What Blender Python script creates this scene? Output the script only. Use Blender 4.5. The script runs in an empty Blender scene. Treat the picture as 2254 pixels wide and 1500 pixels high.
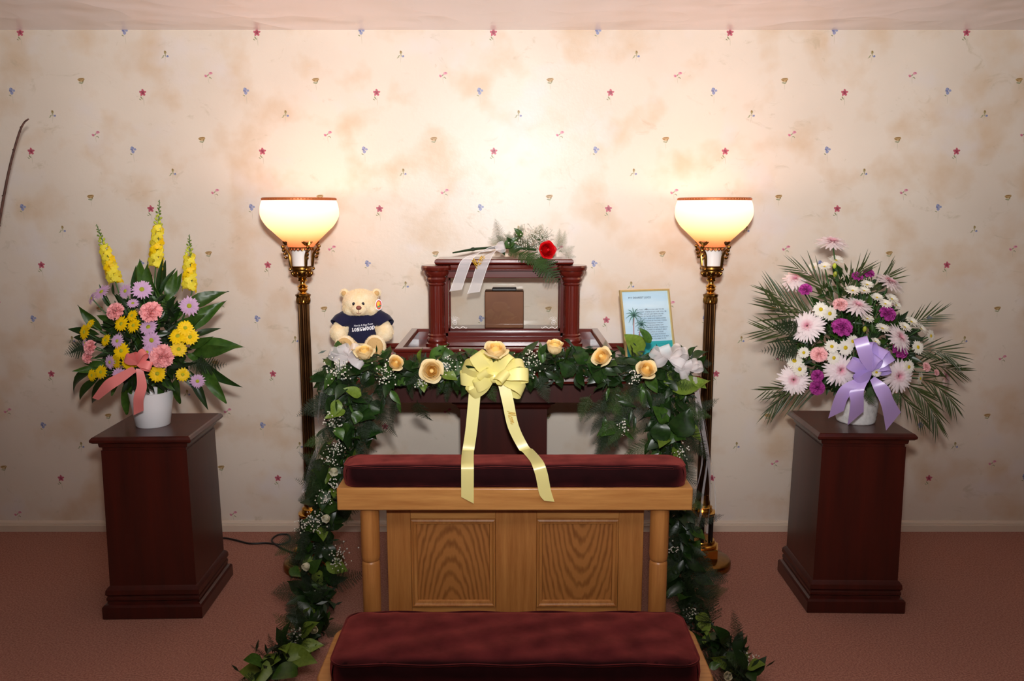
import bpy, math, random
from mathutils import Vector, Matrix, Quaternion
import bmesh
R_ = math.radians
random.seed(7)
scene = bpy.context.scene
col = scene.collection

# ------------------------------------------------------------------ camera, world, lights, exposure
CAM = Vector((0, -3.96, 1.62)); PITCH = math.atan(290 / 1800.0); FPX = 1800.0
cd = bpy.data.cameras.new('camera'); cam = bpy.data.objects.new('camera', cd); col.objects.link(cam)
cam.location = CAM; cam.rotation_euler = (math.pi / 2 - PITCH, 0, 0)
cd.sensor_width = 36; cd.lens = 36 * FPX / 2254; cd.clip_start = .05
scene.camera = cam
w = bpy.data.worlds.new('world'); scene.world = w; w.use_nodes = True
w.node_tree.nodes['Background'].inputs[0].default_value = (1, .74, .58, 1)
w.node_tree.nodes['Background'].inputs[1].default_value = .05
scene.view_settings.view_transform = 'Standard'; scene.view_settings.look = 'None'
scene.view_settings.exposure = 0.0; scene.view_settings.gamma = 1.0
scene.view_settings.use_curve_mapping = False

def spot(name, loc, target, energy, size, blend, radius, color):
    l = bpy.data.lights.new(name, 'SPOT'); o = bpy.data.objects.new(name, l); col.objects.link(o)
    o.location = loc
    o.rotation_euler = (Vector(target) - Vector(loc)).to_track_quat('-Z', 'Y').to_euler()
    l.energy = energy; l.spot_size = R_(size); l.spot_blend = blend; l.shadow_soft_size = radius; l.color = color
    return o
# the photographer's flash, tilted up so that its beam rakes the upper wall and bounces off the ceiling
FLASH = spot('camera_flash', (0.02, -3.9, 1.88), (0.06, 0, 3.2), 545, 112, 1.0, .06, (1, .985, .985))
LAMP_W = 4.6

# ------------------------------------------------------------------ helpers
def px(x, y, Y):
    """the point on the upright plane at depth Y seen at photo pixel x, y"""
    a = (x - 1127) / FPX; b = -(y - 750) / FPX
    d = Vector((a, math.cos(PITCH) + b * math.sin(PITCH), -math.sin(PITCH) + b * math.cos(PITCH)))
    return CAM + d * ((Y - CAM.y) / d.y)
def pz(x, y, z):
    a = (x - 1127) / FPX; b = -(y - 750) / FPX
    d = Vector((a, math.cos(PITCH) + b * math.sin(PITCH), -math.sin(PITCH) + b * math.cos(PITCH)))
    return CAM + d * ((z - CAM.z) / d.z)
def lin(c):
    return tuple((v / 255 / 12.92 if v / 255 <= .04045 else ((v / 255 + .055) / 1.055) ** 2.4) for v in c)
def rgba(c): return lin(c) + (1,)

class MB:
    def __init__(s): s.v = []; s.f = []; s.m = []
    def add(s, vs, fs, m=0, M=None):
        o = len(s.v)
        s.v += [tuple(M @ Vector(p)) if M else tuple(p) for p in vs]
        for f in fs: s.f.append(tuple(i + o for i in f)); s.m.append(m)
        return s
    def box(s, x0, x1, y0, y1, z0, z1, m=0, M=None):
        return s.add([(x0,y0,z0),(x1,y0,z0),(x1,y1,z0),(x0,y1,z0),(x0,y0,z1),(x1,y0,z1),(x1,y1,z1),(x0,y1,z1)],
              [(0,3,2,1),(4,5,6,7),(0,1,5,4),(1,2,6,5),(2,3,7,6),(3,0,4,7)], m, M)
    def lathe(s, prof, n=24, m=0, M=None, fl=None, cap=True):
        vs = []; fs = []
        for r, z in prof:
            for k in range(n):
                a = 2 * math.pi * k / n; q = r * (fl(k) if fl else 1)
                vs.append((q * math.cos(a), q * math.sin(a), z))
        for i in range(len(prof) - 1):
            for k in range(n):
                k2 = (k + 1) % n
                fs.append((i*n+k, i*n+k2, (i+1)*n+k2, (i+1)*n+k))
        if cap:
            fs.append(tuple(range(n - 1, -1, -1))); fs.append(tuple((len(prof)-1)*n + k for k in range(n)))
        return s.add(vs, fs, m, M)
    def rect(s, prof, hx, hy, m=0, M=None, cap=True):
        """mitred rectangular moulding: profile of (offset, z) round a hx by hy half rectangle"""
        vs = []; fs = []
        for d, z in prof:
            X = hx + d; Y = hy + d
            vs += [(-X,-Y,z),(X,-Y,z),(X,Y,z),(-X,Y,z)]
        for i in range(len(prof) - 1):
            for k in range(4):
                k2 = (k + 1) % 4
                fs.append((i*4+k, i*4+k2, i*4+4+k2, i*4+4+k))
        if cap:
            fs.append((3,2,1,0)); b = (len(prof)-1)*4; fs.append((b,b+1,b+2,b+3))
        return s.add(vs, fs, m, M)
    def tube(s, pts, rad, n=6, m=0, M=None, cap=True):
        pts = [Vector(p) for p in pts]; k = len(pts)
        rads = rad if isinstance(rad, (list, tuple)) else [rad] * k
        vs = []; fs = []; N = None
        for i in range(k):
            t = (pts[min(i+1, k-1)] - pts[max(i-1, 0)])
            t = t.normalized() if t.length > 1e-9 else Vector((0,0,1))
            if N is None:
                N = t.orthogonal().normalized()
            else:
                N = (N - t * N.dot(t)); N = N.normalized() if N.length > 1e-6 else t.orthogonal().normalized()
            Bn = t.cross(N)
            for j in range(n):
                a = 2 * math.pi * j / n
                vs.append(pts[i] + (N * math.cos(a) + Bn * math.sin(a)) * rads[i])
        for i in range(k - 1):
            for j in range(n):
                j2 = (j + 1) % n
                fs.append((i*n+j, i*n+j2, (i+1)*n+j2, (i+1)*n+j))
        if cap:
            fs.append(tuple(range(n-1, -1, -1))); fs.append(tuple((k-1)*n + j for j in range(n)))
        return s.add(vs, fs, m, M)
    def grid(s, fn, nu, nv, m=0, M=None):
        vs = [fn(i / nu, j / nv) for j in range(nv + 1) for i in range(nu + 1)]
        fs = [(j*(nu+1)+i, j*(nu+1)+i+1, (j+1)*(nu+1)+i+1, (j+1)*(nu+1)+i) for j in range(nv) for i in range(nu)]
        return s.add(vs, fs, m, M)
    def strip(s, pts, sides, m=0):
        vs = []
        for p, d in zip(pts, sides): p = Vector(p); d = Vector(d); vs += [p - d, p, p + d]
        fs = []
        for i in range(len(pts) - 1):
            fs += [(i*3, i*3+1, i*3+4, i*3+3), (i*3+1, i*3+2, i*3+5, i*3+4)]
        return s.add(vs, fs, m)
    def ell(s, c, r, nu=16, nv=10, m=0, M=None):
        T = Matrix.Translation(c) @ (M or Matrix()) @ Matrix.Diagonal((r[0], r[1], r[2], 1))
        vs = [(0,0,-1)]; fs = []
        for j in range(1, nv):
            p = -math.pi/2 + math.pi * j / nv
            for i in range(nu):
                a = 2*math.pi*i/nu; vs.append((math.cos(p)*math.cos(a), math.cos(p)*math.sin(a), math.sin(p)))
        vs.append((0,0,1)); L = len(vs) - 1
        for i in range(nu):
            i2 = (i+1) % nu
            fs.append((0, 1+i2, 1+i)); fs.append((L, 1+(nv-2)*nu+i, 1+(nv-2)*nu+i2))
            for j in range(nv-2):
                a = 1+j*nu; fs.append((a+i, a+i2, a+nu+i2, a+nu+i))
        return s.add(vs, fs, m, T)
    def poly(s, pts, m=0, M=None): return s.add(pts, [tuple(range(len(pts)))], m, M)
    def mesh(s, name, mats, smooth=40):
        me = bpy.data.meshes.new(name); me.from_pydata(s.v, [], s.f)
        for mt in (mats if isinstance(mats, (list, tuple)) else [mats]): me.materials.append(mt)
        me.polygons.foreach_set('material_index', s.m)
        if smooth:
            me.polygons.foreach_set('use_smooth', [True] * len(s.f)); me.update()
            me.set_sharp_from_angle(angle=R_(smooth))
        me.update(); return me
    def build(s, name, mats, parent=None, smooth=40, loc=None, bevel=0, seg=2):
        o = put(s.mesh(name, mats, smooth), name, parent, loc)
        if bevel:
            b = o.modifiers.new('bevel', 'BEVEL'); b.width = bevel; b.segments = seg; b.limit_method = 'ANGLE'; b.angle_limit = R_(35)
        return o
def put(me, name, parent=None, loc=None, quat=None, scale=None):
    o = bpy.data.objects.new(name, me); col.objects.link(o)
    if parent: o.parent = parent
    if loc is not None: o.location = loc
    if quat is not None: o.rotation_mode = 'QUATERNION'; o.rotation_quaternion = quat
    if scale is not None: o.scale = (scale,)*3 if isinstance(scale, (int, float)) else scale
    return o
def thing(name, label, cat, loc=(0,0,0), rz=0, group=None):
    o = bpy.data.objects.new(name, None); col.objects.link(o); o.location = loc; o.rotation_euler = (0,0,rz)
    o.empty_display_size = .05
    return tag(o, label, cat, group)
def tag(o, label, cat, group=None):
    o['label'] = label; o['category'] = cat
    if group: o['group'] = group
    return o
def struct(o, label=None):
    o['kind'] = 'structure'
    if label: o['label'] = label
    return o
def quat_dn(d, n):
    """rotation that takes +Y to direction d and +Z near normal n"""
    y = Vector(d).normalized(); z = Vector(n); z = z - y * z.dot(y)
    z = z.normalized() if z.length > 1e-5 else y.orthogonal().normalized()
    x = y.cross(z)
    return Matrix(((x.x,y.x,z.x),(x.y,y.y,z.y),(x.z,y.z,z.z))).to_quaternion()
def quat_z(n, spin=0):
    return Vector(n).normalized().to_track_quat('Z', 'Y') @ Quaternion((0,0,1), spin)
def bez(pts, n):
    """Catmull-Rom through the points"""
    P = [Vector(p) for p in pts]; P = [P[0]*2 - P[1]] + P + [P[-1]*2 - P[-2]]; out = []
    for i in range(1, len(P)-2):
        for k in range(n):
            t = k/n; a,b,c,d = P[i-1:i+3]
            out.append(.5*((2*b)+(c-a)*t+(2*a-5*b+4*c-d)*t*t+(3*b-a-3*c+d)*t**3))
    out.append(P[-2]); return out
rnd = random.uniform

# ------------------------------------------------------------------ materials
def mat(name, c, rough=.5, metal=0, spec=.5, c2=None, scale=20, detail=3, lo=.35, hi=.65, stretch=(1,1,1), bump=0, bscale=None,
        sheen=0, sheenc=None, trans=0, coat=0, sss=0, rand=0, emit=None, estr=0, alpha=1, aniso=0):
    m = bpy.data.materials.new(name); m.use_nodes = True; nt = m.node_tree; b = nt.nodes['Principled BSDF']
    L = nt.links.new
    b.inputs['Base Color'].default_value = rgba(c); b.inputs['Roughness'].default_value = rough
    b.inputs['Metallic'].default_value = metal; b.inputs['Specular IOR Level'].default_value = spec
    b.inputs['Coat Weight'].default_value = coat; b.inputs['Coat Roughness'].default_value = .08
    b.inputs['Sheen Weight'].default_value = sheen
    if sheenc: b.inputs['Sheen Tint'].default_value = rgba(sheenc)
    b.inputs['Transmission Weight'].default_value = trans
    b.inputs['Alpha'].default_value = alpha
    if sss: b.inputs['Subsurface Weight'].default_value = sss; b.inputs['Subsurface Radius'].default_value = (.01,.006,.004)
    if emit: b.inputs['Emission Color'].default_value = rgba(emit); b.inputs['Emission Strength'].default_value = estr
    tc = mp = None
    if c2 or bump:
        tc = nt.nodes.new('ShaderNodeTexCoord'); mp = nt.nodes.new('ShaderNodeMapping'); mp.inputs['Scale'].default_value = stretch
        L(tc.outputs['Object'], mp.inputs['Vector'])
    src = None
    if c2:
        n = nt.nodes.new('ShaderNodeTexNoise'); n.inputs['Scale'].default_value = scale; n.inputs['Detail'].default_value = detail
        L(mp.outputs[0], n.inputs['Vector'])
        r = nt.nodes.new('ShaderNodeValToRGB'); r.color_ramp.elements[0].position = lo; r.color_ramp.elements[1].position = hi
        r.color_ramp.elements[0].color = rgba(c); r.color_ramp.elements[1].color = rgba(c2)
        L(n.outputs['Fac'], r.inputs['Fac']); src = r.outputs['Color']; L(src, b.inputs['Base Color'])
    if rand:
        oi = nt.nodes.new('ShaderNodeObjectInfo'); mr = nt.nodes.new('ShaderNodeMapRange')
        mr.inputs['To Min'].default_value = 1 - rand; mr.inputs['To Max'].default_value = 1 + rand
        hsv = nt.nodes.new('ShaderNodeHueSaturation'); L(oi.outputs['Random'], mr.inputs['Value']); L(mr.outputs[0], hsv.inputs['Value'])
        hsv.inputs['Color'].default_value = rgba(c)
        if src: L(src, hsv.inputs['Color'])
        L(hsv.outputs[0], b.inputs['Base Color'])
    if bump:
        n2 = nt.nodes.new('ShaderNodeTexNoise'); n2.inputs['Scale'].default_value = bscale or scale; n2.inputs['Detail'].default_value = 3
        L(mp.outputs[0], n2.inputs['Vector'])
        bp = nt.nodes.new('ShaderNodeBump'); bp.inputs['Strength'].default_value = bump; bp.inputs['Distance'].default_value = .004
        L(n2.outputs['Fac'], bp.inputs['Height']); L(bp.outputs[0], b.inputs['Normal'])
    return m

def cloth_leafy(name, c, c2=None, tr=.35, rough=.45, spec=.5, rand=.25, scale=8):
    """thin leaf or petal: principled surface mixed with a little light let through"""
    m = mat(name, c, rough, spec=spec, c2=c2, scale=scale, rand=rand)
    nt = m.node_tree; b = nt.nodes['Principled BSDF']; out = nt.nodes['Material Output']; L = nt.links.new
    t = nt.nodes.new('ShaderNodeBsdfTranslucent'); mx = nt.nodes.new('ShaderNodeMixShader'); mx.inputs[0].default_value = tr
    if b.inputs['Base Color'].links: L(b.inputs['Base Color'].links[0].from_socket, t.inputs['Color'])
    else: t.inputs['Color'].default_value = rgba(c)
    L(b.outputs[0], mx.inputs[1]); L(t.outputs[0], mx.inputs[2]); L(mx.outputs[0], out.inputs[0])
    return m

def wallpaper():
    m = bpy.data.materials.new('wallpaper'); m.use_nodes = True; nt = m.node_tree; b = nt.nodes['Principled BSDF']; L = nt.links.new
    b.inputs['Roughness'].default_value = .38; b.inputs['Specular IOR Level'].default_value = .35
    tc = nt.nodes.new('ShaderNodeTexCoord')
    def noise(sc, det, off, stretch=(1,1,1), rough=.5, dist=0):
        mp = nt.nodes.new('ShaderNodeMapping'); mp.inputs['Location'].default_value = off; mp.inputs['Scale'].default_value = stretch
        L(tc.outputs['Object'], mp.inputs['Vector'])
        n = nt.nodes.new('ShaderNodeTexNoise'); n.inputs['Scale'].default_value = sc; n.inputs['Detail'].default_value = det
        n.inputs['Roughness'].default_value = rough; n.inputs['Distortion'].default_value = dist
        L(mp.outputs[0], n.inputs['Vector']); return n.outputs['Fac']
    def ramp(f, a, c0, c1):
        r = nt.nodes.new('ShaderNodeMapRange'); r.inputs['From Min'].default_value = a; r.inputs['From Max'].default_value = c0
        r.inputs['To Max'].default_value = c1; L(f, r.inputs['Value']); return r.outputs[0]
    def mix(f, A, Bc):
        x = nt.nodes.new('ShaderNodeMix'); x.data_type = 'RGBA'
        L(f, x.inputs['Factor'])
        if isinstance(A, tuple): x.inputs['A'].default_value = A
        else: L(A, x.inputs['A'])
        x.inputs['B'].default_value = Bc; return x.outputs['Result']
    c = mix(ramp(noise(1.6, 3, (3,0,1)), .35, .65, 1), rgba((229,217,201)), rgba((219,206,190)))
    c = mix(ramp(noise(4.6, 4, (7,2,5), rough=.5), .50, .70, .62), c, rgba((208,178,142)))       # tan blotches
    c = mix(ramp(noise(4.2, 3, (1,2,9)), .58, .75, .7), c, rgba((222,214,210)))      # pale grey clouds
    c = mix(ramp(noise(6, 7, (11,2,4), (1,1,1.6), .7, 1.2), .60, .70, .35), c, rgba((176,160,128)))   # broken veins
    L(c, b.inputs['Base Color'])
    bp = nt.nodes.new('ShaderNodeBump'); bp.inputs['Strength'].default_value = .35; bp.inputs['Distance'].default_value = .002
    L(noise(38, 5, (0,0,0), rough=.6), bp.inputs['Height']); L(bp.outputs[0], b.inputs['Normal'])
    return m

def wood(name, c, c2, axis='z', scale=6, rough=.4, coat=.3, rings=0, lo=.3, hi=.7, spec=.5, ringc=(0,0)):
    m = mat(name, c, rough, spec=spec, coat=coat); nt = m.node_tree; b = nt.nodes['Principled BSDF']; L = nt.links.new
    b.inputs['Coat Roughness'].default_value = .18
    tc = nt.nodes.new('ShaderNodeTexCoord')
    def mp(sc, off=(0,0,0)):
        q = nt.nodes.new('ShaderNodeMapping'); q.inputs['Scale'].default_value = sc; q.inputs['Location'].default_value = off
        L(tc.outputs['Object'], q.inputs['Vector']); return q.outputs[0]
    st = {'x': (.07,1,1), 'y': (1,.07,1), 'z': (1,1,.07)}[axis]
    n = nt.nodes.new('ShaderNodeTexNoise'); n.inputs['Scale'].default_value = scale*6; n.inputs['Detail'].default_value = 6; n.inputs['Roughness'].default_value = .65
    L(mp(st), n.inputs['Vector']); f = n.outputs['Fac']
    if rings:
        wv = nt.nodes.new('ShaderNodeTexWave'); wv.wave_type = 'RINGS'; wv.rings_direction = 'SPHERICAL'; wv.wave_profile = 'SIN'
        wv.inputs['Scale'].default_value = rings; wv.inputs['Distortion'].default_value = 3.0; wv.inputs['Detail'].default_value = 2
        wv.inputs['Detail Scale'].default_value = 2.2
        L(mp((1,1,.26) if axis == 'z' else (.22,1,1), (ringc[0],0,ringc[1])), wv.inputs['Vector'])
        a = nt.nodes.new('ShaderNodeMath'); a.operation = 'MULTIPLY_ADD'; a.inputs[1].default_value = .45
        h = nt.nodes.new('ShaderNodeMath'); h.operation = 'MULTIPLY'; h.inputs[1].default_value = .6
        L(f, h.inputs[0]); L(wv.outputs['Fac'], a.inputs[0]); L(h.outputs[0], a.inputs[2]); f = a.outputs[0]
    r = nt.nodes.new('ShaderNodeValToRGB'); r.color_ramp.elements[0].position = lo; r.color_ramp.elements[1].position = hi
    r.color_ramp.elements[0].color = rgba(c); r.color_ramp.elements[1].color = rgba(c2)
    L(f, r.inputs['Fac']); L(r.outputs[0], b.inputs['Base Color'])
    return m

M = {}
M['wall'] = wallpaper()
M['ceiling'] = mat('ceiling_plaster', (250,241,239), .3, spec=.9, bump=.0)
M['carpet'] = mat('carpet', (140,94,80), .95, spec=.1, c2=(172,124,106), scale=150, detail=4, lo=.38, hi=.62, bump=.9, bscale=170, sheen=.2, sheenc=(200,150,140))
M['trim'] = mat('trim_paint', (214,198,178), .5)
M['mahogany'] = wood('mahogany', (46,11,6), (72,20,11), 'z', 3, .32, .25)
M['mahogany_dark'] = wood('mahogany_dark', (44,11,7), (62,18,11), 'z', 3, .34, .2)
M['cherry'] = wood('cherry_case', (72,18,11), (98,28,18), 'z', 3, .2, .5)
M['cherry_x'] = wood('cherry_case_long', (72,18,11), (98,28,18), 'x', 3, .2, .5)
M['oak_x'] = wood('oak_long', (168,110,54), (204,148,82), 'x', 8, .38, .25)
M['oak_z'] = wood('oak_upright', (162,102,48), (198,138,74), 'z', 8, .4, .2)
M['oak_panel'] = wood('oak_panel_left', (134,82,36), (178,118,60), 'z', 8, .42, .15, rings=20, lo=.22, hi=.62, ringc=(.01,.075))
M['oak_panel2'] = wood('oak_panel_right', (134,82,36), (178,118,60), 'z', 8, .42, .15, rings=20, lo=.22, hi=.62, ringc=(-.015,-.07))
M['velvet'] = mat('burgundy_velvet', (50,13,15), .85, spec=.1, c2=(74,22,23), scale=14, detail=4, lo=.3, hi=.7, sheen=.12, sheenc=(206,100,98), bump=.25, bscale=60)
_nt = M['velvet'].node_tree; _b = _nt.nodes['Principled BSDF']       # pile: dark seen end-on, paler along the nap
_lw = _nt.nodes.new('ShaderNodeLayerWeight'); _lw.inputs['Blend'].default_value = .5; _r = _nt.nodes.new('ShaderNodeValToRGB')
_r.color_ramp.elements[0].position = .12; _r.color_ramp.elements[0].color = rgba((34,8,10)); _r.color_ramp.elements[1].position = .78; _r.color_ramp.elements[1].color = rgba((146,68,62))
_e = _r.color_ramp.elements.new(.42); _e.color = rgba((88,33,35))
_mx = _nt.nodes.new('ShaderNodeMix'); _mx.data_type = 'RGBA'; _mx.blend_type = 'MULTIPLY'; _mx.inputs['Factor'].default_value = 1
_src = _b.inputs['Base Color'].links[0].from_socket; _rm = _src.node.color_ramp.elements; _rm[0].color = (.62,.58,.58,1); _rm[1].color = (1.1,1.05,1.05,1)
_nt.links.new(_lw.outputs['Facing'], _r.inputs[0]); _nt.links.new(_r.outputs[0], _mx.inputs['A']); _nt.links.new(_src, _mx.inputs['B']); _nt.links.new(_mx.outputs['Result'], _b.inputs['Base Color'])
M['brass'] = mat('polished_brass', (212,160,70), .16, 1)
M['brass_dim'] = mat('aged_brass', (150,108,50), .28, 1, c2=(132,94,44), scale=40)
M['bronze'] = mat('bronze_pole', (108,76,46), .36, 1, c2=(84,58,36), scale=12)
M['black_gloss'] = mat('black_lacquer', (14,13,13), .12, coat=.5)
M['opal'] = mat('opal_glass', (236,230,224), .25, sss=.0)
M['green1'] = cloth_leafy('leaf_green', (48,80,24), (66,100,34), .25, .38)
M['green2'] = cloth_leafy('leaf_dark', (26,50,18), (40,68,24), .2, .34)
M['green3'] = cloth_leafy('leaf_light', (104,130,40), (124,148,56), .3, .42)
M['fern'] = cloth_leafy('fern_green', (58,84,32), None, .3, .6)
M['fern_dark'] = cloth_leafy('fern_dark', (32,50,22), None, .2, .6)
M['palm'] = cloth_leafy('palm_green', (58,70,36), (74,84,44), .2, .42)
M['fern_pale'] = cloth_leafy('fern_pale', (112,122,84), None, .3, .6)
M['stem'] = mat('stem_green', (62,94,48), .55, rand=.2)
M['white'] = mat('white_ceramic', (232,232,234), .35, coat=.2)
M['wicker'] = mat('white_wicker', (226,224,220), .6, c2=(208,206,202), scale=60, bump=.9, bscale=60)
M['p_yellow'] = cloth_leafy('petal_yellow', (252,218,16), None, .35, .5, .3, .06)
M['p_yellow2'] = cloth_leafy('petal_lemon', (246,232,70), None, .4, .5, .3, .08)
M['p_lav'] = cloth_leafy('petal_lavender', (226,188,222), None, .35, .5, .3, .06)
M['p_pink'] = cloth_leafy('petal_pink', (255,184,184), None, .25, .5, .3, .06)
M['p_pinkpale'] = cloth_leafy('petal_pale_pink', (252,204,204), None, .35, .5, .3, .05)
M['p_purple'] = cloth_leafy('petal_magenta', (178,44,150), (204,90,176), .35, .5, .3, .1, 60)
M['p_white'] = cloth_leafy('petal_white', (248,244,232), None, .35, .5, .3, .04)
M['p_rose'] = cloth_leafy('petal_rose_yellow', (255,236,184), None, .4, .5, .3, .05)
M['p_rosein'] = cloth_leafy('petal_rose_heart', (255,224,140), None, .4, .5, .3, .05)
M['p_red'] = cloth_leafy('petal_red', (222,16,24), None, .4, .45, .3, .05)
M['p_cream'] = cloth_leafy('petal_cream', (242,238,214), None, .4, .5, .3, .04)
M['p_blush'] = cloth_leafy('petal_blush', (226,120,150), None, .3, .5, .3, .05)
M['c_green'] = mat('flower_eye_green', (186,188,38), .7, bump=.6, bscale=300)
M['c_yellow'] = mat('flower_eye_yellow', (226,196,20), .7, bump=.6, bscale=300)
def satin(name, c, tr=.25, rough=.3, sheen=.0):
    m = cloth_leafy(name, c, None, tr, .33, 1.0, 0); return m
M['satin_yellow'] = satin('yellow_satin', (250,241,158), .22, .24)
M['satin_pink'] = satin('coral_satin', (246,142,138), .2)
M['satin_lav'] = satin('lavender_satin', (204,178,240), .25)
M['gold_ink'] = mat('gold_lettering', (206,160,40), .35, .3)
M['gold_frame'] = mat('gold_frame', (232,204,140), .3, .55)
M['plush'] = mat('cream_plush', (240,216,170), .95, spec=.1, c2=(246,230,196), scale=30, sheen=.6, sheenc=(255,240,214), bump=.8, bscale=160)
M['plush_tan'] = mat('tan_plush', (206,168,112), .95, spec=.1, sheen=.4, sheenc=(240,220,190), bump=.8, bscale=160)
M['navy'] = mat('navy_jersey', (28,28,56), .9, spec=.2, sheen=.15, bump=.3, bscale=400)
M['brown_nose'] = mat('brown_nose', (134,74,58), .6)
M['eye'] = mat('eye_black', (16,16,30), .08, coat=.5)
M['ink_white'] = mat('white_print', (240,240,244), .6)
M['ink_navy'] = mat('dark_print', (52,72,92), .6)
M['ink_teal'] = mat('teal_print', (20,108,118), .6)
M['paper_sky'] = mat('poster_sky', (190,216,232), .5, c2=(220,232,238), scale=3.0, stretch=(1,1,5), lo=.4, hi=.7)
M['paper_sea'] = mat('poster_sea', (48,168,172), .5)
M['paper_land'] = mat('poster_land', (72,110,106), .5)
M['print_palm'] = mat('poster_palm', (96,138,128), .6)
M['print_trunk'] = mat('poster_trunk', (178,120,116), .6)
M['red_cloth'] = mat('red_felt', (176,24,32), .8, sheen=.3)
M['twig'] = mat('twig_bark', (96,62,50), .7, c2=(70,44,36), scale=60)
M['cable'] = mat('black_cable', (24,20,18), .5)
M['urn_bronze'] = mat('urn_bronze', (84,44,16), .42, .45, c2=(100,58,26), scale=5)
M['black'] = mat('black_plastic', (20,18,18), .4)
M['etch'] = mat('etched_frost', (236,230,226), .7)

def glass(name, tint=(255,255,255), refl=.1):
    m = bpy.data.materials.new(name); m.use_nodes = True; nt = m.node_tree; nt.nodes.remove(nt.nodes['Principled BSDF']); L = nt.links.new
    t = nt.nodes.new('ShaderNodeBsdfTransparent'); t.inputs[0].default_value = rgba(tint)
    g = nt.nodes.new('ShaderNodeBsdfGlossy'); g.inputs['Roughness'].default_value = .02
    fr = nt.nodes.new('ShaderNodeFresnel'); fr.inputs['IOR'].default_value = 1.5
    mx = nt.nodes.new('ShaderNodeMixShader'); L(fr.outputs[0], mx.inputs[0]); L(t.outputs[0], mx.inputs[1]); L(g.outputs[0], mx.inputs[2])
    L(mx.outputs[0], nt.nodes['Material Output'].inputs[0]); return m
M['glass'] = glass('clear_glass', (250,250,249))
def sheer(name, c, a):
    m = bpy.data.materials.new(name); m.use_nodes = True; nt = m.node_tree; L = nt.links.new
    b = nt.nodes['Principled BSDF']; b.inputs['Base Color'].default_value = rgba(c); b.inputs['Roughness'].default_value = .5
    t = nt.nodes.new('ShaderNodeBsdfTransparent'); mx = nt.nodes.new('ShaderNodeMixShader'); mx.inputs[0].default_value = a
    L(t.outputs[0], mx.inputs[1]); L(b.outputs[0], mx.inputs[2]); L(mx.outputs[0], nt.nodes['Material Output'].inputs[0]); return m
M['organza'] = sheer('white_organza', (246,240,240), .42)
M['organza_edge'] = sheer('organza_edge', (250,246,244), .9)
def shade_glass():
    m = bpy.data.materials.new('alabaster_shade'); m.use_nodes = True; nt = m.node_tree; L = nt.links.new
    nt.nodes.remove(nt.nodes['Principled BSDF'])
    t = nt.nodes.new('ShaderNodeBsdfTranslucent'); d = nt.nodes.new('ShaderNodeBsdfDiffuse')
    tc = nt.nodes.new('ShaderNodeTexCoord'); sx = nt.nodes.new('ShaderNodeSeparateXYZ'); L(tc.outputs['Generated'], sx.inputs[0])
    cr_ = nt.nodes.new('ShaderNodeValToRGB'); L(sx.outputs[2], cr_.inputs[0]); e = cr_.color_ramp.elements      # bulb's glow painted into the glass colour: orange base to near-white lip
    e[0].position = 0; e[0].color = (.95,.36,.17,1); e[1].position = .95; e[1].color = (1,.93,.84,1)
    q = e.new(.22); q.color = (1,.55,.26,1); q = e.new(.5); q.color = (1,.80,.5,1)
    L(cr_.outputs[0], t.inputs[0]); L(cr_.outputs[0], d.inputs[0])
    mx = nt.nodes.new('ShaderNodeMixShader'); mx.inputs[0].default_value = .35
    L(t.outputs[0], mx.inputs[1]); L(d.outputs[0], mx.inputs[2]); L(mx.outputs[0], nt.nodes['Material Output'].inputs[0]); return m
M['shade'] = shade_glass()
M['rim_trim'] = mat('shade_rim_braid', (196,110,60), .5, .4)

# ------------------------------------------------------------------ the room
m = MB(); m.box(-4.2, 4.2, -6.2, .0, -.06, 0); struct(m.build('floor', M['carpet'], smooth=0), 'dusty rose carpet')
# ceiling with broad trowel swirls pressed into the plaster
nt = M['ceiling'].node_tree
tcn = nt.nodes.new('ShaderNodeTexCoord'); vo = nt.nodes.new('ShaderNodeTexVoronoi'); vo.inputs['Scale'].default_value = 1.5
nz = nt.nodes.new('ShaderNodeTexNoise'); nz.inputs['Scale'].default_value = 2.0
va = nt.nodes.new('ShaderNodeVectorMath'); va.operation = 'ADD'
nt.links.new(tcn.outputs['Object'], nz.inputs['Vector']); nt.links.new(tcn.outputs['Object'], va.inputs[0]); nt.links.new(nz.outputs['Color'], va.inputs[1])
nt.links.new(va.outputs[0], vo.inputs['Vector'])
bp = nt.nodes.new('ShaderNodeBump'); bp.inputs['Strength'].default_value = .6; bp.inputs['Distance'].default_value = .05
nt.links.new(vo.outputs['Distance'], bp.inputs['Height']); nt.links.new(bp.outputs[0], nt.nodes['Principled BSDF'].inputs['Normal'])
m = MB(); m.box(-4.2, 4.2, -6.2, .0, 2.437, 2.5); struct(m.build('ceiling', M['ceiling'], smooth=0), 'pale swirled plaster ceiling')
m = MB()
m.grid(lambda u, v: (-4.2 + 8.4*u, 0, 2.5*v), 1, 1, 0)
m.box(-4.2, 4.2, .001, .1, 0, 2.5, 0)
PR = [mat('print_'+n, c, .45) for n, c in (('rose',(186,92,108)),('rose_dark',(150,62,80)),('blue',(146,152,184)),('blue_dark',(116,122,160)),('pink',(214,150,164)),('pink_dark',(192,112,132)),
      ('gold',(186,156,108)),('gold_dark',(146,112,66)),('leaf',(150,152,116)),('olive',(166,156,112)),('stem',(200,190,168)))]
PI = {n: i+1 for i, n in enumerate(('rose','rose_dark','blue','blue_dark','pink','pink_dark','gold','gold_dark','leaf','olive','stem'))}
def dab(x, z, cx, cz, rx, rz, rot, colr, lay=1, n=9):
    c, s = math.cos(R_(rot)), math.sin(R_(rot)); pts = []
    for k in range(n):
        a = 2*math.pi*k/n; q = 1 + .12*math.sin(3*a + cx)
        u = rx*q*math.cos(a); v = rz*q*math.sin(a)
        pts.append((x + (cx + u*c - v*s)*.001, -.0003*lay, z + (cz + u*s + v*c)*.001))
    m.poly(pts, PI[colr])
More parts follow.
